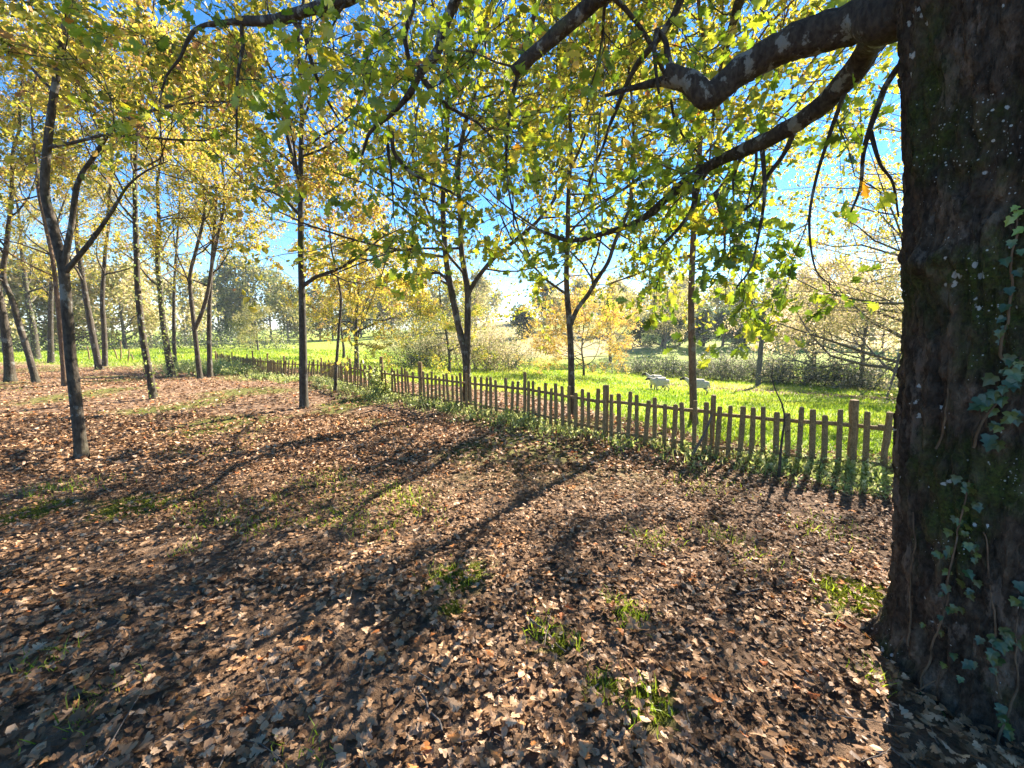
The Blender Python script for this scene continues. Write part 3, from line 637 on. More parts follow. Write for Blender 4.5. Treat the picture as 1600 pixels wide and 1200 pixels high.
    limbs.append((wp([ax(4.9, 2.0), wld(1.1, 3.0, 5.6), wld(.4, 4.4, 5.8), wld(-.3, 5.6, 5.5), wld(-.8, 6.6, 5.0)]), .10, .01, 1.2))
    limbs.append((wp([ax(5.2), wld(2.2, 2.4, 6.6), wld(2.6, 3.4, 7.8), wld(2.9, 4.4, 8.8), wld(3.2, 5.2, 9.6)]), .16, .01, 1.3))
    limbs.append((wp([ax(5.2), wld(1.4, 1.6, 6.5), wld(.3, 1.8, 7.4), wld(-.8, 2.4, 7.9), wld(-1.9, 3.0, 8.0)]), .15, .01, 1.2))
    limbs.append((wp([ax(5.2), wld(3.0, 1.6, 6.4), wld(4.0, 2.2, 7.2), wld(5.0, 3.0, 7.6), wld(5.8, 3.8, 7.7)]), .15, .01, 1.2))
    allL = MB(); big = []
    for i, (pts, ra, rb, lf) in enumerate(limbs):
        n = 64; q = spline(pts, n); f = np.linspace(0, 1, n); rad = ra + (rb - ra) * f ** .85
        lm = MB(); wob = (fbm(q * 5, 2, 200 + i) - .5)[:, None] * np.array([.03, .03, .03]) * sstep(f, .05, .2)[:, None]
        q = q + wob * (1 if ra < .08 else .6)
        rad = rad * (1 + .22 * (fbm(q * 7, 2, 250 + i) - .5)); tubes(lm, q, rad, 22 if ra > .07 else 9, rough=.26, seed=300 + i)
        # close the free end
        if lf > 0:
            L = np.linalg.norm(np.diff(q, axis=0), axis=1).sum()
            t0 = .35 if ra > .05 else .12
            m = max(4, int(round(L * (4.8 if 4 <= i < 12 else 1.9 if i < 25 else 1.9) * lf)))
            P2, R2 = offshoots(rng, q[None], rad[None], m, t0, .99, .75 / L, (35, 80), 6, .0, .24, .22, .004, .3)
            P3, R3 = offshoots(rng, P2, R2, 5, .15, 1.0, .55, (30, 70), 4, -.03, .22, .6, .003, .3)
            def clear(P): return ~((P[:, :, 0] > 1.2) & (P[:, :, 1] < 2.55) & (P[:, :, 2] < 3.7)).any(1)   # no sprays across the face of the trunk
            k2 = clear(P2); k2[0] = True; k3 = clear(P3) & np.repeat(k2, 5); k3[0] = True; P2, R2, P3, R3 = P2[k2], R2[k2], P3[k3], R3[k3]
            tubes(lm, P2, R2, 5); tubes(lm, P3, R3, 3)
            near = float(np.min(np.linalg.norm(q - EYE, axis=1))) < 6
            big.append((P2, R2, P3, R3, .10 if 4 <= i < 12 else .088, 'oak' if i < 25 else 'mid', .42 if 4 <= i < 12 else .50))
        lm.obj('limb', M['limb'], root, smooth=True)
    cm = MB()
    for P2, R2, P3, R3, lsz, kd, hu in big:
        leaf_batch(rng, cm, P3, R3, 6, lsz, hu, .17, kd, .15, .03, .35, .6)
        leaf_batch(rng, cm, P2, R2, 3, lsz, hu, .17, kd, .4, .03, .35, .6)
    o = cm.obj('crown', M['oakleaf'], root, attr=True); o['kind'] = 'stuff'
    # single leaves that hang nearest to the camera, one object each
    shapes = []
    for v in range(9):
        q = MB(); q.add(curl(OV, [.3, -.5, .1][v % 3], [.5, -.3, 1.0][v % 3], [.2, -.3, .4][v % 3]), OF, [.3, .45, .6, .7, .85, .5, .4, .65, .55][v]); shapes.append(q.mesh('leaf', M['oakleaf'], attr=True))
    C = np.concatenate([b_[2][:, -1] for b_ in big]); D = np.concatenate([norm(b_[2][:, -1] - b_[2][:, -2]) for b_ in big])
    rel = C - EYE; fw = rel @ np.array([0, cp, -sp_]); u = rel[:, 0] / np.maximum(fw, .1); v_ = (rel @ np.array([0, sp_, cp])) / np.maximum(fw, .1)
    vis = np.where((fw > 1) & (np.abs(u) < 1.2) & (np.abs(v_) < .93))[0]; vis = vis[np.argsort(fw[vis])][:300]
    from mathutils import Matrix
    for j, i in enumerate(vis):
        p = C[i] - base; a = norm(D[i] + rng.normal(size=3) * .5 + np.array([0, 0, -.3])); nn = norm(rng.normal(size=3) * .6 + np.array([0, 0, .7])); nn = norm(nn - nn.dot(a) * a); s = rng.uniform(.06, .105)
        side = np.cross(nn, a); l = bpy.data.objects.new('leaf', shapes[j % 9]); COL.objects.link(l); l.parent = root
        l.matrix_local = Matrix(((a[0] * s, side[0] * s, nn[0] * s, p[0]), (a[1] * s, side[1] * s, nn[1] * s, p[1]), (a[2] * s, side[2] * s, nn[2] * s, p[2]), (0, 0, 0, 1)))
    return root
oak = build_oak()

# ------------------------------------------------------------------ ivy on the oak
def oak_hit(px, py):
    d = ray(px, py); t = np.arange(1.0, 6.0, .004); P = EYE + d * t[:, None]
    dx, dy = P[:, 0] - oak_axis(P[:, 2]), P[:, 1] - OAK_Y
    ins = np.hypot(dx, dy) < oak_r(P[:, 2]) + .004 + oak_disp(np.arctan2(dy, dx), P[:, 2]) * .5
    i = int(np.argmax(ins)) if ins.any() else int(np.argmin(np.hypot(dx, dy)))
    return P[i], norm(np.array([dx[i], dy[i], 0.0]))
def ivy_template():
    h = [(0, 0), (-.10, .22), (.10, .46), (.34, .30), (.50, .44), (.62, .20), (1.0, 0)]
    V = [(x, y, .12 * y) for x, y in h] + [(x, -y, .12 * y) for x, y in h[1:-1]] + [(.30, 0, -.03)]
    c = len(V) - 1; ring = list(range(7)) + list(range(11, 6, -1)); F = []
    for i in range(len(ring)):
        F.append([c, ring[(i + 1) % len(ring)], ring[i]])
    return np.array(V, float), np.array(F)
IV, IF = ivy_template()
IVY_SH = []
for k, h in enumerate((.3, .55, .75, .2, .97, .45)):
    q = MB(); q.add(curl(IV, [.1, -.3, .2][k % 3], .2), IF, h); IVY_SH.append(q.mesh('leaf', M['ivy'], attr=True))
def ivy_vine(label, px, spots, seed, size=(.035, .06), bright=0):
    from mathutils import Matrix
    rng = np.random.default_rng(seed)
    pts = []
    for x, y in px:
        p, n = oak_hit(x, y); pts.append(p + n * .012)
    b = pts[0]; root = thing('ivy_vine', b, label, 'ivy', 'ivy vines on the oak trunk')
    mb = MB(); q = spline(pts, max(12, len(pts) * 6)); q = q + (fbm(q * 10, 3, seed) - .5)[:, None] * np.array([.07, 0, .02])
    tubes(mb, q, np.linspace(.005, .0025, len(q)), 5); mb.obj('stem', M['bark_brown'], root, smooth=True)
    for i, (x, y) in enumerate(spots):
        p, n = oak_hit(x + rng.normal() * 2, y + rng.normal() * 2)
        s = rng.uniform(*size) * .78; down = np.array([rng.normal() * .55, rng.normal() * .3, -1.0]); nn = norm(n + rng.normal(size=3) * .28 + np.array([0, 0, .25])); a = norm(down - down.dot(nn) * nn)
        p = p + n * rng.uniform(.008, .028) - a * s * .4 - b; side = np.cross(nn, a)
        l = bpy.data.objects.new('leaf', IVY_SH[4 if (bright and i < bright) else int(rng.integers(0, 4))]); COL.objects.link(l); l.parent = root
        l.matrix_local = Matrix(((a[0] * s, side[0] * s, nn[0] * s, p[0]), (a[1] * s, side[1] * s, nn[1] * s, p[1]), (a[2] * s, side[2] * s, nn[2] * s, p[2]), (0, 0, 0, 1)))
def cluster(seed, l):
    r = np.random.default_rng(seed); out = []
    for x0, y0, x1, y1, n in l:
        for k in range(n):
            t = (k + r.random()) / n; out.append((x0 + (x1 - x0) * t + r.normal() * 9, y0 + (y1 - y0) * t + r.normal() * 7))
    return out
ivy_vine('pale-tipped ivy strand climbing the right edge of the oak trunk', [(1568, 560), (1572, 500), (1578, 440), (1584, 380), (1587, 325)],
         [(1586, 325), (1591, 335), (1580, 347), (1594, 362), (1581, 383), (1595, 395), (1572, 412), (1592, 428), (1578, 455), (1573, 480), (1566, 500), (1572, 512), (1564, 522), (1570, 540)], 1, (.03, .05), 4)
ivy_vine('dense clump of broad blue-green ivy leaves midway up the oak trunk', [(1520, 700), (1540, 660), (1560, 620), (1575, 580), (1590, 560)], cluster(2, [(1530, 640, 1590, 580, 16), (1540, 690, 1590, 640, 10), (1575, 560, 1596, 600, 6)]), 2, (.04, .068))
ivy_vine('ivy strand dotted with small leaves down the middle of the oak trunk', [(1430, 1115), (1448, 1040), (1470, 980), (1488, 910), (1500, 850), (1512, 790), (1518, 750)],
         cluster(3, [(1518, 750, 1522, 800, 8), (1500, 800, 1525, 850, 9), (1478, 860, 1530, 870, 8), (1495, 890, 1520, 930, 7), (1480, 940, 1500, 960, 4), (1450, 975, 1470, 980, 4), (1480, 1030, 1510, 1050, 5)]), 3, (.03, .055))
ivy_vine('low ivy strand at the lower right of the oak trunk', [(1560, 1190), (1575, 1120), (1590, 1060), (1585, 1000), (1592, 960)], cluster(4, [(1560, 990, 1596, 1010, 10), (1590, 920, 1598, 960, 5), (1540, 1000, 1570, 1040, 5), (1550, 1110, 1590, 1130, 5)]), 4, (.035, .06))
ivy_vine('short ivy sprig creeping over the roots of the oak', [(1430, 1130), (1425, 1100), (1440, 1080), (1470, 1060)], cluster(5, [(1415, 1085, 1445, 1095, 5), (1440, 1120, 1475, 1130, 4)]), 5, (.025, .045))
def bare_root(label, px, seed):
    pts = [];
    for x, y in px:
        p, n = oak_hit(x, y); pts.append(p + n * .006)
    q = spline(pts, 30); q = q + (fbm(q * 11, 3, seed) - .5)[:, None] * np.array([.07, 0, .02])
    mb = MB(); tubes(mb, q, np.linspace(.0045, .0025, 30), 5); o = mb.obj('dry_creeper', M['bark_brown'], smooth=True, origin=tuple(pts[0])); tag(o, label, 'ivy stem', 'bare ivy stems on the oak bark')
bare_root('thin pale ivy stem snaking up bare bark below the moss patch', [(1468, 700), (1478, 670), (1484, 640), (1486, 605)], 21)
bare_root('thin ivy stem wandering up the left flank of the oak', [(1418, 1010), (1424, 960), (1422, 900), (1432, 850), (1430, 800)], 22)
bare_root('thin ivy stem dropping from mid trunk toward the lower right', [(1565, 1090), (1556, 1020), (1552, 960), (1545, 880), (1540, 830)], 23)

# ------------------------------------------------------------------ picket fence
def box_stake(w, d, h, top='flat', taper=.92):
    """upright stake, base at z=0, slightly worn edges; w along X, d along Y"""
    zs = [0, h * .5, h - .02, h]; V = []; sc = [1, .98, taper, taper * .72]
    for z, s in zip(zs, sc):
        c = .28
        for x, y in ((-1 + c, -1), (1 - c, -1), (1, -1 + c), (1, 1 - c), (1 - c, 1), (-1 + c, 1), (-1, 1 - c), (-1, -1 + c)):
            V.append((x * w / 2 * s, y * d / 2 * s, z))
    F = []
    for k in range(3):
        for i in range(8): F.append([k * 8 + i, k * 8 + (i + 1) % 8, k * 8 + 8 + (i + 1) % 8, k * 8 + 8 + i])
    F += [[24, 25, 26, 27], [24, 27, 28, 31], [28, 29, 30, 31]]
    return np.array(V), np.array(F)
def build_fence():
    rng = np.random.default_rng(5)
    line = [np.array([7.6, 2.05])] + [hit(*p)[:2] for p in ((1378, 745), (1330, 738), (1111, 712), (946, 686), (820, 656), (658, 629), (597, 618), (548, 606), (503, 594))]
    for px, Y in ((443, 15.4), (418, 16.8), (396, 18.2), (388, 19.6), (365, 21.5), (340, 24.0)):
        p = at(px, 590, Y); line.append(p[:2])
    line = np.array(line)
    post_tilt = [0, 0, 3, 1, 1, 0, 0, -2, -4, -5, -8, -14, -12, -9, -6, -5]
    root = thing('picket_fence', on_ground(*line[5]), 'weathered low wooden picket fence, leaning at its far end', 'fence'); ro = np.array(root['_o'])
    shapes = []
    for k in range(6):
        V, F = box_stake(.054 + .005 * (k % 3), .026 + .004 * (k % 2), 1.0, taper=.95 - .03 * (k % 2)); V[:, 0] += (fbm(V * 6, 2, 40 + k) - .5) * .01
        q = MB(); q.add(V, F); shapes.append(q.mesh('picket', M['oldwood']))
    L = np.concatenate([[0], np.cumsum(np.linalg.norm(np.diff(line, axis=0), axis=1))])
    s = .06; k = 0
    while s < L[-1]:
        i = min(np.searchsorted(L, s) - 1, len(line) - 2); w = (s - L[i]) / (L[i + 1] - L[i]); p = line[i] * (1 - w) + line[i + 1] * w
        d = norm(line[i + 1] - line[i]); tilt = post_tilt[i] * (1 - w) + post_tilt[i + 1] * w
        if min(abs(s - L)) > .05 and rng.random() > .012:
            o = bpy.data.objects.new('picket', shapes[k % 6]); COL.objects.link(o); o.parent = root
            nrm = np.array([-d[1], d[0]]); nrm = nrm if nrm @ np.array([.608, .794]) < 0 else -nrm
            b = np.array([*(p + nrm * .042), gz(*p) + rng.uniform(-.03, .05)]); o.location = b - ro
            o.rotation_euler = (rng.normal() * .02, math.radians(tilt * -1 + rng.normal() * 1.3) * -1, math.atan2(d[1], d[0])); o.scale = (1, 1, .70 + rng.normal() * .018)
        s += .127 + rng.normal() * .007; k += 1
    # posts
    for i, p in enumerate(line[1:], 1):
        big = i in (2, 4, 6, 7); h = {1: .74, 2: .86, 3: .80, 4: .82, 5: .86, 6: .90, 7: .95, 8: .82, 9: .85, 11: .95, 12: 1.05}.get(i, .88)
        r = .045 if big else .032
        mb = MB(); zs = np.linspace(-.1, h, 9); q = np.stack([np.zeros(9), np.zeros(9), zs], -1) + rng.normal(size=(9, 3)) * .003; rad = np.full(9, r) * (1 + rng.normal(size=9) * .04)
        tubes(mb, q, rad, 10, rough=.06, seed=i)
        V = np.vstack([q[-1:] + np.array([[r * math.cos(a) * .98, r * math.sin(a) * .98, 0] for a in np.linspace(0, 2 * np.pi, 10, endpoint=False)]), q[-1:] + [[.004, 0, .012]]])
        mb.add(V, np.array([[j, (j + 1) % 10, 10] for j in range(10)]))
        o = bpy.data.objects.new('post', mb.mesh('post', M['oldwood'], True)); COL.objects.link(o); o.parent = root
        o.location = np.array([*p, gz(*p)]) - ro; d = norm(line[min(i + 1, len(line) - 1)] - line[i - 1]); o.rotation_euler = (0, math.radians(post_tilt[i]), math.atan2(d[1], d[0]))
    # rails: two per bay
    for i in range(len(line) - 1):
        for hh, rr in ((.57, .026), (.14, .025)):
            a, b = line[i], line[i + 1]; d = norm(b - a); nrm = np.array([-d[1], d[0]]); nrm = nrm if nrm @ np.array([.608, .794]) > 0 else -nrm
            n = 8; t = np.linspace(-.02, 1.02, n)[:, None]; xy = a * (1 - t) + b * t
            z = np.array([gz(*(a * (1 - tt) + b * tt)) for tt in t[:, 0]]); z = np.linspace(z[0], z[-1], n) * .7 + z * .3 + hh + rng.normal() * .008
            til = math.radians((post_tilt[i] + post_tilt[i + 1]) / 2); xy = xy + d * math.sin(til) * hh
            q = np.column_stack([xy, z]) + rng.normal(size=(n, 3)) * .004
            mb = MB(); tubes(mb, q, np.full(n, rr) * np.linspace(1, .9, n), 7, rough=.08, seed=i); mb.obj('rail', M['oldwood'], root, smooth=True)
    return line
FENCE = build_fence()
def stick_obj(name, label, cat, px, r0, r1, group=None, mat='stick', depth=None, sub=None):
    pts = np.array([at(x, y, depth) for x, y in px]) if depth else np.array([hit(x, y) + np.array([0, 0, .03]) for x, y in px])
    n = 14; q = spline(pts, n); q = q + (fbm(q * 9, 2, int(px[0][0])) - .5)[:, None] * .02
    mb = MB(); tubes(mb, q, np.linspace(r0, r1, n), 6, rough=.1)
    for sp in sub or []:
        ps = spline(np.array([at(x, y, depth) for x, y in sp]), 8); tubes(mb, ps, np.linspace(r1 * 1.2, r1 * .5, 8), 4)
    o = mb.obj(name, M[mat], smooth=True, origin=tuple(pts[0])); return tag(o, label, cat, group)
dF = float(hit(1108, 712)[1])
stick_obj('propped_stick', 'slanting stick propped against the fence near the straight brown tree', 'stick', [(1080, 712), (1094, 690), (1106, 665), (1112, 648)], .02, .014, depth=dF - .12)
dS = float(hit(1219, 748)[1])
stick_obj('bare_sapling', 'leafless dark sapling with thin twigs in front of the fence', 'sapling', [(1217, 748), (1219, 715), (1222, 685), (1226, 655), (1222, 632), (1212, 610), (1206, 590), (1209, 560)], .016, .003, mat='bark_dark', depth=dS,
          sub=[[(1223, 680), (1240, 668), (1262, 664), (1275, 668)], [(1226, 655), (1238, 640), (1246, 620), (1252, 605)], [(1219, 640), (1230, 622), (1236, 612)]])
for lab, px, r in (('long thin grey twig lying across the litter at picture centre', [(820, 970), (845, 990), (870, 1015), (885, 1025)], .006),
                   ('bent dark twig curving through the leaves near the bottom centre', [(655, 1080), (668, 1100), (672, 1115), (685, 1130), (692, 1150)], .007),
                   ('pale straight twig in the left foreground leaves', [(562, 1080), (568, 1050), (574, 1022)], .006),
                   ('short pale broken stick at the bottom right of centre', [(962, 1175), (970, 1160), (974, 1150)], .013),
                   ('thin twig among shaded leaves at left of centre', [(395, 1100), (410, 1096), (425, 1094)], .006),
                   ('slim pale stick lying flat in the middle distance litter', [(900, 903), (935, 905), (975, 908)], .006),
                   ('grey stick lying in the shade right of centre', [(1150, 935), (1175, 930), (1200, 928)], .009)):
    stick_obj('fallen_twig', lab, 'twig', px, r, r * .6, 'twigs lying in the leaf litter')
for lab, px, top in (('leaning stake left of the small posts in the far left field', (140, 563), (136, 540)), ('slanting thin stake in the far left field', (184, 563), (178, 545)), ('upright thin stake in the far left field', (189, 562), (188, 533)), ('short dark stake right of the upright one in the far left field', (200, 565), (202, 545)), ('small stump-like stake at the end of the far left stakes', (208, 564), (205, 553))):
    b = hit(*px); stick_obj('field_stake', lab, 'stake', [px, ((px[0] + top[0]) / 2 + .5, (px[1] + top[1]) / 2), top], .05, .035, 'stakes in the far left field', 'oldwood', depth=float(b[1]))

# ------------------------------------------------------------------ grass and weeds
def blades(mb, rng, pos, h, w, hue, leanv=.45):
    n = len(pos); th = rng.random(n) * 2 * np.pi; side = np.stack([np.cos(th), np.sin(th), np.zeros(n)], -1)
    ln = np.stack([rng.normal(size=n) * leanv, rng.normal(size=n) * leanv, np.ones(n)], -1); ln = norm(ln)
    bend = np.stack([rng.normal(size=n) * leanv, rng.normal(size=n) * leanv, -.15 * np.ones(n)], -1)
    p1 = pos + ln * (h * .55)[:, None]; p2 = pos + ln * h[:, None] + bend * (h * .5)[:, None]
    V = np.stack([pos - side * w[:, None], pos + side * w[:, None], p1 + side * (w * .8)[:, None], p1 - side * (w * .8)[:, None], p2], 1)
    b = (np.arange(n) * 5)[:, None]
    n0 = mb.n
    mb.add(V, np.concatenate([b + np.array([[0, 1, 2]]), b + np.array([[0, 2, 3]]), b + np.array([[3, 2, 4]])]), np.concatenate([hue, hue, hue]))
def build_grass():
    rng = np.random.default_rng(8); mb = MB()
    n = 115000; Y = (4.0 ** .55 + (46 ** .55 - 4.0 ** .55) * rng.random(n)) ** (1 / .55); X = rng.uniform(-1.3, 1.15, n) * Y
    md = meadow_mask(X, Y); k = (rng.random(n) < md) & (fence_s(X, Y) > .2) | ((rng.random(n) < md * .8) & (X < -6)); X, Y = X[k], Y[k]; n = len(X)
    tuft = n2(X, Y, .8, 61, 2); h = (.05 + .09 * tuft) * rng.uniform(.6, 1.4, n) * (1 + Y / 40); w = .0048 * (1 + Y / 7) * rng.uniform(.7, 1.3, n)
    blades(mb, rng, np.stack([X, Y, ground_z(X, Y)], -1), h, w, np.clip(-.05 + 1.25 * (n2(X, Y, .35, 62, 3) - .1) + rng.normal(size=n) * .14, 0, 1))
    o = mb.obj('meadow_grass', M['grass'], attr=True); tag(o, 'bright sunlit green grass of the meadow beyond the fence', 'grass', kind='stuff')
    # sparse blades and tufts on the woodland floor
    mb = MB(); n = 60000; Y = 3.2 + 15 * rng.random(n) ** 1.5; X = rng.uniform(-1.35, 1.3, n) * Y; q = n2(X, Y, .9, 63, 3); k = (q > .60) & (meadow_mask(X, Y) < .5) & (rng.random(n) < .55 * sstep(q, .58, .74)) & (np.hypot(X - 2.1, Y - 1.7) > .6); X, Y = X[k], Y[k]; n = len(X)
    blades(mb, rng, np.stack([X, Y, ground_z(X, Y)], -1), rng.uniform(.025, .075, n), rng.uniform(.002, .004, n) * (1 + Y / 12), np.clip(rng.normal(.45, .2, n), 0, 1), .7)
    spots = [(985, 965, .09, 330), (960, 945, .06, 90), (895, 1010, .05, 90), (845, 985, .08, 160), (1010, 1110, .10, 160), (945, 1080, .08, 120), (700, 900, .12, 180), (1020, 850, .18, 240), (640, 790, .25, 300), (610, 770, .25, 300), (520, 750, .3, 320), (395, 830, .15, 140), (290, 860, .10, 80), (65, 1040, .10, 110), (145, 1110, .12, 120), (415, 790, .2, 200), (970, 690, .3, 300), (1130, 840, .2, 200), (1360, 1060, .08, 110), (1330, 940, .2, 260), (480, 1190, .15, 90), (300, 790, .3, 260), (120, 760, .35, 320), (60, 770, .3, 260), (1100, 760, .3, 250), (1280, 830, .25, 220), (580, 830, .2, 160), (1190, 880, .2, 160)]
    for x, y, r, c in spots:
        p = hit(x, y); c = int(c * .42); a = rng.normal(size=(c, 2)) * r * .62; X, Y = p[0] + a[:, 0], p[1] + a[:, 1]
        blades(mb, rng, np.stack([X, Y, ground_z(X, Y)], -1), rng.uniform(.03, .11, c), rng.uniform(.0016, .003, c) * (1 + Y / 12), np.clip(rng.normal(.5, .14, c), 0, 1))
    o = mb.obj('woodland_grass', M['grass'], attr=True); tag(o, 'sparse green grass tufts poking through the fallen leaves', 'grass', kind='stuff')
    # moss cushions
    mb = MB()
    for p, rad in MOSS:
        c = int(26000 * rad * rad) + 300; a = rng.normal(size=(c, 2)) * rad * .42; X, Y = p[0] + a[:, 0], p[1] + a[:, 1]; k = mossy_mask(X, Y) > .35; X, Y = X[k], Y[k]; c = len(X)
        blades(mb, rng, np.stack([X, Y, ground_z(X, Y)], -1), rng.uniform(.008, .024, c), rng.uniform(.003, .006, c), np.clip(rng.normal(.55, .2, c), 0, 1), .6)
    o = mb.obj('moss', M['moss'], attr=True); tag(o, 'yellow-green moss patches between the fallen leaves', 'moss', kind='stuff')
    # weeds along the fence foot
    mb = MB(); seg = FENCE[1:]; L = np.concatenate([[0], np.cumsum(np.linalg.norm(np.diff(seg, axis=0), axis=1))])
    n = 1800; s = rng.random(n) ** 1.7 * L[-1] ; i = np.clip(np.searchsorted(L, s) - 1, 0, len(seg) - 2); w = ((s - L[i]) / (L[i + 1] - L[i]))[:, None]; P = seg[i] * (1 - w) + seg[i + 1] * w
    d = norm(seg[i + 1] - seg[i]); nn = np.stack([-d[:, 1], d[:, 0]], -1); nn[nn @ np.array([.608, .794]) > 0] *= -1
    off = rng.gamma(2.0, .14, n) - .12; P = P + nn * off[:, None]
    den = n2(P[:, 0], P[:, 1], .9, 66, 2); k = rng.random(n) < .35 + .9 * sstep(den, .3, .6); P = P[k]; off = off[k]; den = den[k]; n = len(P)
    base = np.column_stack([P, ground_z(P[:, 0], P[:, 1])]); hgt = rng.uniform(.06, .20, n) * np.clip(1.15 - off * .8, .4, 1.2) * (.6 + .8 * den)
    SP, SR = walk(rng, base, np.column_stack([rng.normal(size=(n, 2)) * .35, np.ones(n)]), hgt, np.full(n, .003), 5, .0, .18, .002); tubes(mb, SP[:, ::2], SR[:, ::2], 3, .6)
    leaf_batch(rng, mb, SP, SR, 14, .05, .80, .18, 'small', .05, .03, .1, .6)
    m = 12000; j = rng.integers(0, n, m); X = P[j, 0] + rng.normal(size=m) * .09; Y = P[j, 1] + rng.normal(size=m) * .09
    blades(mb, rng, np.stack([X, Y, ground_z(X, Y)], -1), rng.uniform(.06, .20, m), rng.uniform(.002, .005, m), np.clip(rng.normal(.72, .18, m), 0, 1), .35)
    # tall rank growth at the far end and round one post
    for px, Y, rx, c, hh in ((352, 19.0, 1.6, 260, .55), (375, 17.6, 1.0, 160, .4), (330, 20, 1.5, 200, .5), (420, 14.9, .7, 60, .18), (452, 14.0, .6, 40, .15), (300, 22, 2.2, 160, .35)):
        p = at(px, 590, Y); b2 = np.column_stack([p[0] + rng.normal(size=c) * rx * .6, p[1] + rng.normal(size=c) * rx * .6, np.zeros(c)]); b2[:, 2] = ground_z(b2[:, 0], b2[:, 1])
        SP, SR = walk(rng, b2, np.column_stack([rng.normal(size=(c, 2)) * .3, np.ones(c)]), rng.uniform(.5, 1.2, c) * hh, np.full(c, .004), 5, .0, .15, .002); tubes(mb, SP, SR, 3, .8)
        leaf_batch(rng, mb, SP, SR, 16, .075, .72, .2, 'small', .05, .04, .1, .6)
    o = mb.obj('fence_weeds', M['weed'], attr=True); tag(o, 'pale green weeds and brambles along the foot of the fence', 'weeds', kind='stuff')
    # climber over one post
    p = hit(597, 620); b = on_ground(p[0], p[1]); root = thing('climbing_plant', b, 'yellow-green climber smothering one round fence post', 'plant')
    mb = MB(); c = 46; st = b + np.column_stack([rng.normal(size=(c, 2)) * .08, np.zeros(c)]); SP, SR = walk(rng, st, np.column_stack([rng.normal(size=(c, 2)) * .22, np.ones(c)]), rng.uniform(.3, .8, c), np.full(c, .004), 6, .06, .16, .002)
    tubes(mb, SP, SR, 4); mb.obj('stem', M['stick'], root)
    mb = MB(); leaf_batch(rng, mb, SP, SR, 22, .07, .80, .12, 'mid', .05, .04, .1, .6); o = mb.obj('foliage', M['weed'], root, attr=True); o['kind'] = 'stuff'
build_grass()

def build_debris():
    rng = np.random.default_rng(91); n = 900; Y = 1.2 + 9 * rng.random(n) ** 1.3; X = rng.uniform(-1.3, 1.2, n) * Y; k = (fence_s(X, Y) < -.1) & (np.hypot(X - oak_x0, Y - 1.7) > .55); X, Y = X[k], Y[k]; n = len(X)
    st = np.stack([X, Y, ground_z(X, Y) + rng.uniform(.012, .045, n)], -1); th = rng.random(n) * 2 * np.pi
    P, R = walk(rng, st, np.stack([np.cos(th), np.sin(th), rng.normal(size=n) * .06], -1), rng.gamma(2., .05, n) + .03, rng.uniform(.0015, .0045, n), 5, 0, .12, .0015)
    mb = MB(); tubes(mb, P, R, 4); o = mb.obj('twig_litter', M['stick'], smooth=True); tag(o, 'tiny broken twigs strewn through the fallen leaves', 'twigs', kind='stuff')
build_debris()

# ------------------------------------------------------------------ sheep
def sheep_mat():
    m, nt, out = new_mat('sheep_wool'); oc = objco(nt); sep = nt.nodes.new('ShaderNodeSeparateXYZ'); nt.links.new(oc, sep.inputs[0])
    nz = tex(nt, 22, 4, oc); wool = ramp(nt, nz.outputs[0], [(.3, (.38, .33, .26)), (.65, (.60, .54, .46))])
    head = math_(nt, 'MULTIPLY', math_(nt, 'SUBTRACT', math_(nt, 'MULTIPLY', sep.outputs[0], -1), .60), 22, True)
    leg = math_(nt, 'MULTIPLY', math_(nt, 'SUBTRACT', .24, sep.outputs[2]), 14, True)
    c = mixc(nt, math_(nt, 'MAXIMUM', head, leg), wool, (.035, .028, .024))
    b = nt.nodes.new('ShaderNodeBsdfPrincipled'); b.inputs['Roughness'].default_value = 1.0; nt.links.new(c, b.inputs['Base Color'])
    bp = nt.nodes.new('ShaderNodeBump'); bp.inputs['Strength'].default_value = 1.0; bp.inputs['Distance'].default_value = .04; nt.links.new(nz.outputs[0], bp.inputs['Height']); nt.links.new(bp.outputs[0], b.inputs['Normal'])
    nt.links.new(b.outputs[0], out.inputs[0]); return m
M['sheep'] = sheep_mat()
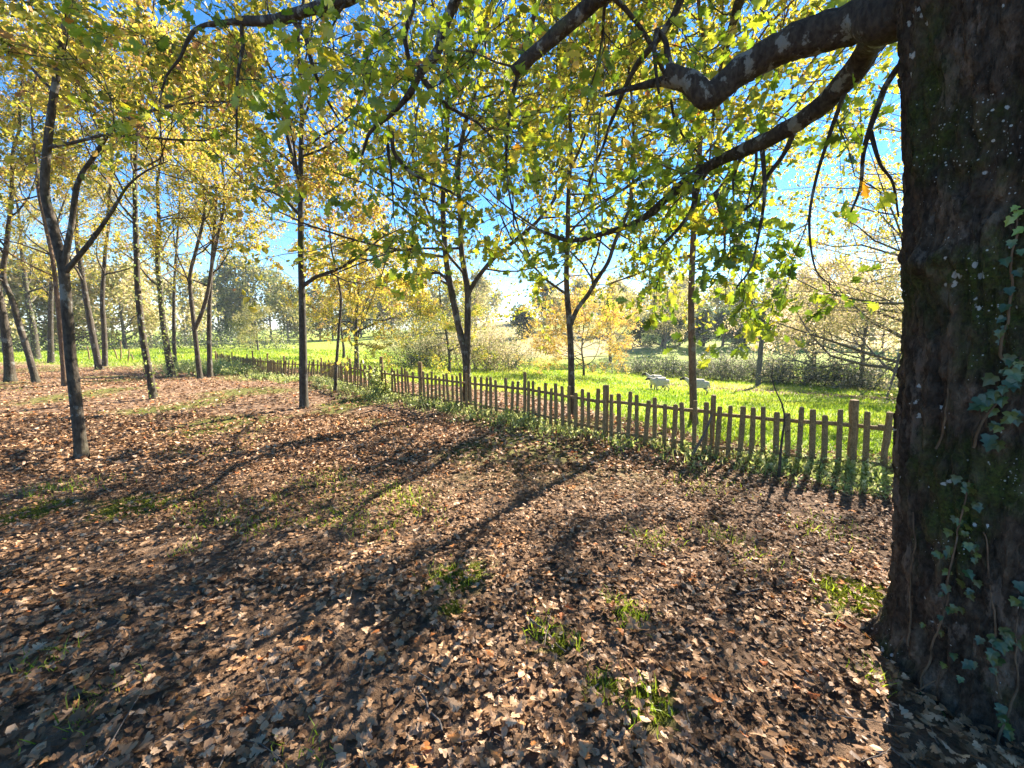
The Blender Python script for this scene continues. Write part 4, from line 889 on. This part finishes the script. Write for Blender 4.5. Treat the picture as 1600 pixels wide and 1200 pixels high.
def sheep(label, p, rz, seed, sc=1.0, headup=0.0):
    J = [((-.30, 0, .56), .19), ((0, 0, .56), .235), ((.28, 0, .56), .22), ((.42, 0, .55), .13),            # trunk, nose towards -X
         ((-.44, 0, .64 + headup * .3), .12), ((-.56, 0, .74 + headup * .6), .085), ((-.66, 0, .78 + headup), .075), ((-.78, 0, .71 + headup), .05), ((-.84, 0, .68 + headup), .035),
         ((-.62, .09, .80 + headup), .02), ((-.60, .15, .78 + headup), .018), ((-.62, -.09, .80 + headup), .02), ((-.60, -.15, .78 + headup), .018),
         ((.49, 0, .46), .04), ((.50, 0, .36), .03)]
    E = [(0, 1), (1, 2), (2, 3), (0, 4), (4, 5), (5, 6), (6, 7), (7, 8), (6, 9), (9, 10), (6, 11), (11, 12), (3, 13), (13, 14)]
    rng = np.random.default_rng(seed)
    for sx, sy in ((-.26, .10), (-.26, -.10), (.30, .10), (.30, -.10)):
        st = rng.uniform(-.08, .08); b = len(J)
        if sx < 0: J += [((sx, sy, .38), .075), ((sx + st * .5, sy, .23), .036), ((sx + st, sy, .06), .027), ((sx + st - .03, sy, .0), .028)]
        else: J += [((sx + .02, sy, .38), .095), ((sx + .02 - .03 + st * .3, sy, .30), .055), ((sx + .09 + st, sy, .22), .034), ((sx + .06 + st, sy, .06), .026), ((sx + .03 + st, sy, .0), .028)]
        E += [(0 if sx < 0 else 2, b)] + [(i, i + 1) for i in range(b, len(J) - 1)]
    me = bpy.data.meshes.new('sheep'); me.from_pydata([j[0] for j in J], E, []); o = bpy.data.objects.new('sheep', me); COL.objects.link(o); me.materials.append(M['sheep'])
    md = o.modifiers.new('skin', 'SKIN'); md.use_smooth_shade = True
    lay = me.skin_vertices[0] if me.skin_vertices else None
    if lay is None:
        bpy.context.view_layer.objects.active = o; bpy.ops.mesh.customdata_skin_add(); lay = me.skin_vertices[0]
    for i, (_, r) in enumerate(J): lay.data[i].radius = (r, r); lay.data[i].use_root = (i == 1)
    sd = o.modifiers.new('sub', 'SUBSURF'); sd.levels = 3; sd.render_levels = 3
    o.location = p; o.rotation_euler = (0, 0, rz); o.scale = (sc,) * 3
    return tag(o, label, 'sheep', 'sheep grazing in the meadow')
p1 = hit(1031, 612); p2 = hit(1090, 617); p3 = hit(1024, 608)
print('SHEEP', p1, p2, p3)
k1 = 23.5 * p1[1] / FPX / .80
sheep('cream sheep with dark face walking left, nearest of the pair left of the brown trunk', p1, math.radians(4), 1, k1 * 1.0, -.04)
sheep('sheep mostly hidden behind the walking cream one', p3 + np.array([.12, .2, 0]), math.radians(-6), 2, k1 * 1.02, .08)
sheep('black-faced sheep partly hidden by the straight brown trunk', p2, math.radians(-14), 3, k1 * 1.05, .02)

# ------------------------------------------------------------------ hedge, shrubs and far trees
def shrub(label, px, Y, rx, h, seed, hue=.4, hs=.2, n=2600, ls=.12, mat='hedge', name='shrub', group=None, ry=None):
    rng = np.random.default_rng(seed); x = at(px, 560, Y)[0]; b = on_ground(x, Y); root = thing(name, b, label, 'shrub', group)
    c = max(14, int(n / 90)); ry = ry or rx * .8
    st = np.column_stack([b[0] + rng.normal(size=c) * rx * .35, b[1] + rng.normal(size=c) * ry * .35, np.full(c, b[2] - .05)]); st[:, 2] = ground_z(st[:, 0], st[:, 1]) - .05
    dirs = np.column_stack([(st[:, 0] - b[0]) / rx + rng.normal(size=c) * .5, (st[:, 1] - b[1]) / ry + rng.normal(size=c) * .5, np.full(c, 1.2)])
    P1, R1 = walk(rng, st, dirs, h * rng.uniform(.65, 1.15, c), np.full(c, .016), 7, .0, .2, .006); P2, R2 = offshoots(rng, P1, R1, 7, .12, 1, .4, (30, 80), 5, .02, .2, .6, .005)
    mb = MB(); tubes(mb, P1, R1, 4); tubes(mb, P2[:, ::2], R2[:, ::2], 3); mb.obj('stem', M['bark_far'], root)
    mb = MB(); leaf_batch(rng, mb, P2, R2, max(2, n // (c * 7)), ls, hue, hs, 'small', .0, ls * 1.1); o = mb.obj('foliage', M[mat], root, attr=True); o['kind'] = 'stuff'
    return root
HG = 'dusty hedge shrubs along the bottom of the meadow'
hed = [(1012, 33, 1.8, 1.5, 'hedge shrub at the left end of the dusty hedge, beside a dark bush'), (1045, 31.5, 1.7, 2.2, 'dark rounded bush rising above the left part of the hedge'), (1082, 30.5, 1.8, 1.7, 'hedge shrub glimpsed just behind the straight brown trunk'),
       (1115, 29.5, 1.7, 2.0, 'silvery hedge shrub right of the straight brown trunk'), (1148, 28.5, 1.7, 2.3, 'silvery hedge shrub left of the grey pole'), (1185, 27.5, 1.7, 2.4, 'hedge shrub right behind the grey pole'), (1222, 26.5, 1.7, 2.3, 'dark-footed hedge shrub right of the grey pole'), (1260, 25.5, 1.6, 2.2, 'hedge shrub under the tip of the pale spreading tree'), (1300, 24.5, 1.6, 1.9, 'low dark hedge shrub beneath the pale spreading tree'), (1345, 23.6, 1.6, 1.8, 'low hedge shrub nearest the fence post beside the oak'), (1390, 22.8, 1.6, 1.7, 'hedge shrub just left of the oak trunk')]
for i, (px, Y, rx, h, lab) in enumerate(hed):
    shrub(lab, px, Y, rx, h, 400 + i, (.24 if i == 1 else .60), .24, 3000, .12, group=HG)
shrub('low dark green shrub at the foot of the slim olive tree', 650, 30, 1.6, 1.3, 430, .25, .15, 2200, .12)
shrub('dark round bush in the meadow between the twin-stemmed and forking trees', 802, 34, 1.3, 2.2, 431, .2, .15, 2600, .12)
shrub('spreading yellow-tan bush right of the twin-stemmed trunk', 758, 31, 3.2, 4.2, 432, .74, .14, 11000, .13, 'far')
shrub('olive bush left of the twin-stemmed trunk in the meadow', 668, 33, 3.4, 4.4, 433, .50, .2, 11000, .13, 'far')
shrub('silver-green low shrub at the foot of the orange-tan tree', 965, 34, 2.6, 1.2, 434, .5, .2, 2600, .12)

def far_tree(label, px, Y, H, R, seed, hue, hs=.12, n=4200, ls=.28, group='trees in the far background', name='far_tree', trunk=.22, zb=.15, nl=16, ang=(40, 85), mat='far'):
    rng = np.random.default_rng(seed); x = at(px, 530, Y)[0]; b = on_ground(x, Y); root = thing(name, b, label, 'tree', group)
    k = 9; q = np.column_stack([np.cumsum(rng.normal(size=k) * .03 * H / 8), np.cumsum(rng.normal(size=k) * .03 * H / 8), np.linspace(-.1, H * .92, k)]) + b; rad = np.linspace(trunk, .03, k)
    mb = MB(); tubes(mb, q, rad, 6); mb.obj('trunk', M['bark_far'], root, smooth=True)
    P1, R1 = offshoots(rng, q[None], rad[None], nl, zb, 1, R / H, ang, 6, .07, .15, .5, .012, .6); P2, R2 = offshoots(rng, P1, R1, 6, .2, 1, .45, (30, 75), 5, .03, .2, .6, .008)
    mb = MB(); tubes(mb, P1, R1, 4); tubes(mb, P2[:, ::2] if Y < 62 else P2[:, ::4], R2[:, ::2] if Y < 62 else R2[:, ::4], 3); o = mb.obj('branchwork', M['bark_far'], root); o['kind'] = 'stuff'
    if Y < 62: P2, R2 = offshoots(rng, P2, R2, 5, .1, 1, .5, (30, 80), 4, .0, .2, .6, .008)
    mb = MB(); leaf_batch(rng, mb, P2, R2, max(2, n // len(P2)), ls, hue, hs, 'small', .0, ls * 1.0); o = mb.obj('crown', M[mat], root, attr=True); o['kind'] = 'stuff'
    return root
far_tree('small round yellow-green tree alone in the left meadow', 402, 44, 4.6, 2.6, 500, .62, .1, 5000, .15, None, 'round_tree', .1, .12, 20, (45, 80))
far_tree('pale pinkish tree with level bare branches, half hidden by the oak trunk', 1425, 19.5, 8.6, 7.6, 501, .80, .15, 34000, .11, None, 'pale_tree', .20, .06, 40, (70, 100))
far_tree('pale loose tree between the dusty-pink tree and the oak trunk', 1350, 25, 7.0, 4.6, 505, .84, .14, 12000, .13, None, 'pale_tree', .14, .06, 24, (50, 95))
far_tree('pale dusty-pink bushy tree rising above the hedge right of the pole', 1275, 30, 8.0, 3.6, 502, .93, .12, 12000, .17, None, 'pale_tree', .16, .1, 20, (40, 80))
far_tree('yellow-leaved tree across the valley seen through the fork of the dark tree', 955, 48, 8.5, 4.5, 503, .74, .1, 6500, .22, None, 'gold_tree', .2, .1, 18)
far_tree('yellow-leaved tree across the valley left of the straight brown trunk', 1040, 60, 11, 5, 504, .72, .1, 6500, .25, None, 'gold_tree', .2, .1, 18)
FT = [(345, 78, 12, .50, 'bluish tree left in the tall clump beyond the left meadow'), (372, 82, 14, .46, 'tallest bluish tree of the clump beyond the left meadow'), (398, 80, 14.5, .54, 'bluish tree right behind the small round tree'), (425, 84, 14, .5, 'paler tree at the right of the clump beyond the left meadow'), (450, 76, 10, .55, 'low pale tree just left of the tall black trunk'),
      (290, 62, 10, .70, 'gold tree behind the Y-forked trunk'), (235, 55, 10, .74, 'yellow tree behind the slim lone trunk'), (195, 48, 9, .70, 'yellow tree above the field stakes'), (150, 50, 10, .76, 'tan tree behind the twin-stemmed tree'), (105, 46, 9.5, .72, 'gold tree behind the forked foreground tree'), (55, 44, 9, .72, 'gold tree behind the curving mossy-footed trunk'), (5, 42, 9, .70, 'gold tree at the extreme left of the far field edge'),
      (500, 90, 10, .55, 'far pale tree right of the tall black trunk'), (600, 95, 11, .5, 'far olive tree beyond the round-crowned gold tree'), (650, 100, 12, .6, 'far tree left of the slim olive tree'), (745, 105, 12, .62, 'far yellowish tree behind the twin-stemmed tree'), (815, 78, 4.6, .1, 'dark blue-green round tree on the straw slope'), (850, 125, 10, .45, 'far tree above the straw slope'), (905, 125, 11, .6, 'far tree behind the dark forking tree')]
for i, (px, Y, H, hue, lab) in enumerate(FT):
    far_tree(lab, px, Y, H, H * .5, 520 + i, hue, .13, 3900, .22 + Y * .0044, zb=.06)
FH = [(1000, 66, 5, .14), (1035, 66, 5.6, .10), (1062, 67, 5, .16), (1100, 66, 5, .1), (1130, 66, 5.6, .2), (1165, 66, 5, .12), (1200, 66, 5.6, .08), (1235, 66, 5.6, .12), (1270, 66, 5, .3)]
pos_word = ['first', 'second', 'third', 'fourth', 'fifth', 'sixth', 'seventh', 'eighth', 'ninth']
for i, (px, Y, H, hue) in enumerate(FH):
    far_tree(f'dark blue-green tree, {pos_word[i]} from the left in the row across the valley', px, Y, H, H * .5, 560 + i, hue, .1, 4200, .34, 'dark tree row across the valley', 'far_tree', .25, .03, 16)
FB = [(960, 150, 13, .62), (1060, 150, 14, .66), (1130, 155, 13, .58), (1200, 155, 15, .5), (1260, 150, 14, .7), (1330, 140, 13, .8), (760, 160, 14, .6), (560, 150, 13, .5), (680, 155, 13, .55)]
MR = [(478, 92, 9.5, .5), (520, 88, 8, .62), (565, 84, 8.5, .55), (612, 88, 9, .66), (655, 82, 8, .48), (700, 86, 9, .6), (742, 90, 8.5, .7), (868, 96, 7, .66), (905, 90, 7.5, .72), (948, 84, 8, .6), (990, 88, 8.5, .68), (1030, 86, 8, .5), (1075, 84, 9, .72), (1120, 88, 9, .58), (1160, 84, 8, .45), (1205, 80, 8.5, .66), (1245, 78, 9, .74), (1290, 74, 8.5, .8), (1335, 70, 8, .76), (1380, 66, 8, .7)]
ords = 'first second third fourth fifth sixth seventh eighth ninth tenth eleventh twelfth thirteenth fourteenth fifteenth sixteenth seventeenth eighteenth nineteenth twentieth'.split()
for i, (px, Y, H, hue) in enumerate(MR):
    far_tree(f'hazy autumn tree, {ords[i]} from the left in the band below the skyline', px, Y, H, H * .5, 620 + i, hue, .13, 2200, .60, 'hazy tree band below the skyline', 'far_tree', .2, .05, 16)
far_words = ['above the orange-tan tree', 'above the straight brown trunk', 'left of the grey pole', 'right of the grey pole', 'above the pale dusty-pink tree', 'near the oak trunk', 'above the twin-stemmed tree', 'above the leaning fence end', 'above the slim olive tree']
for i, (px, Y, H, hue) in enumerate(FB):
    far_tree('tree on the far skyline ' + far_words[i], px, Y, H, H * .5, 580 + i, hue, .13, 2600, 1.15)
# dark hedge line at the far side of the left field
rng = np.random.default_rng(9); mb = MB(); c = 500
X = rng.uniform(-75, -26, c); Yv = 50 + (X + 50) * -.05 + rng.normal(size=c) * .8; st = np.column_stack([X, Yv, ground_z(X, Yv)]); P1, R1 = walk(rng, st, np.column_stack([rng.normal(size=(c, 2)) * .3, np.ones(c)]), rng.uniform(1.2, 2.2, c), np.full(c, .03), 5, 0, .2, .01)
leaf_batch(rng, mb, P1, R1, 26, .24, .42, .2, 'small', 0, .6); o = mb.obj('far_hedge', M['hedge'], attr=True); tag(o, 'dark hedge line along the far side of the left field', 'hedge', kind='stuff')

# ------------------------------------------------------------------ pole
pb = hit(1184, 604); h = 140 * pb[1] / FPX
root = thing('utility_pole', pb, 'tall grey pole standing in front of the hedge', 'pole')
mb = MB(); q = np.column_stack([np.zeros(8), np.zeros(8), np.linspace(-.2, h, 8)]) + pb; tubes(mb, q, np.linspace(.15, .09, 8), 12); mb.obj('shaft', M['pole'], root, smooth=True)
mb = MB(); z = h * .55; q = np.array([[.05, -.1, z], [.25, -.14, z + .12], [.42, -.16, z + .2]]) + pb; tubes(mb, q, np.array([.035, .035, .03]), 6); mb.obj('bracket', M['pole'], root)
print('POLE', pb)

# ------------------------------------------------------------------ the air
def build_haze():
    x0, x1, y0, y1, z0, z1 = -800, 800, -80, 1300, float(min(ground.bound_box[i][2] for i in range(8))) - 1.0, 45.0
    z1 = max(z1, float(max(ground.bound_box[i][2] for i in range(8))) + 2)
    V = [(x, y, z) for z in (z0, z1) for y in (y0, y1) for x in (x0, x1)]
    mb = MB(); mb.add(V, [[0, 2, 3, 1], [4, 5, 7, 6], [0, 1, 5, 4], [2, 6, 7, 3], [0, 4, 6, 2], [1, 3, 7, 5]])
    m, nt, out = new_mat('haze'); v = nt.nodes.new('ShaderNodeVolumePrincipled'); v.inputs['Color'].default_value = (.80, .88, 1, 1); v.inputs['Density'].default_value = .00045; v.inputs['Anisotropy'].default_value = .1
    nt.links.new(v.outputs[0], out.inputs['Volume']); o = mb.obj('haze', m); tag(o, 'thin pale haze in the air over the meadow', 'haze', kind='stuff')
build_haze()
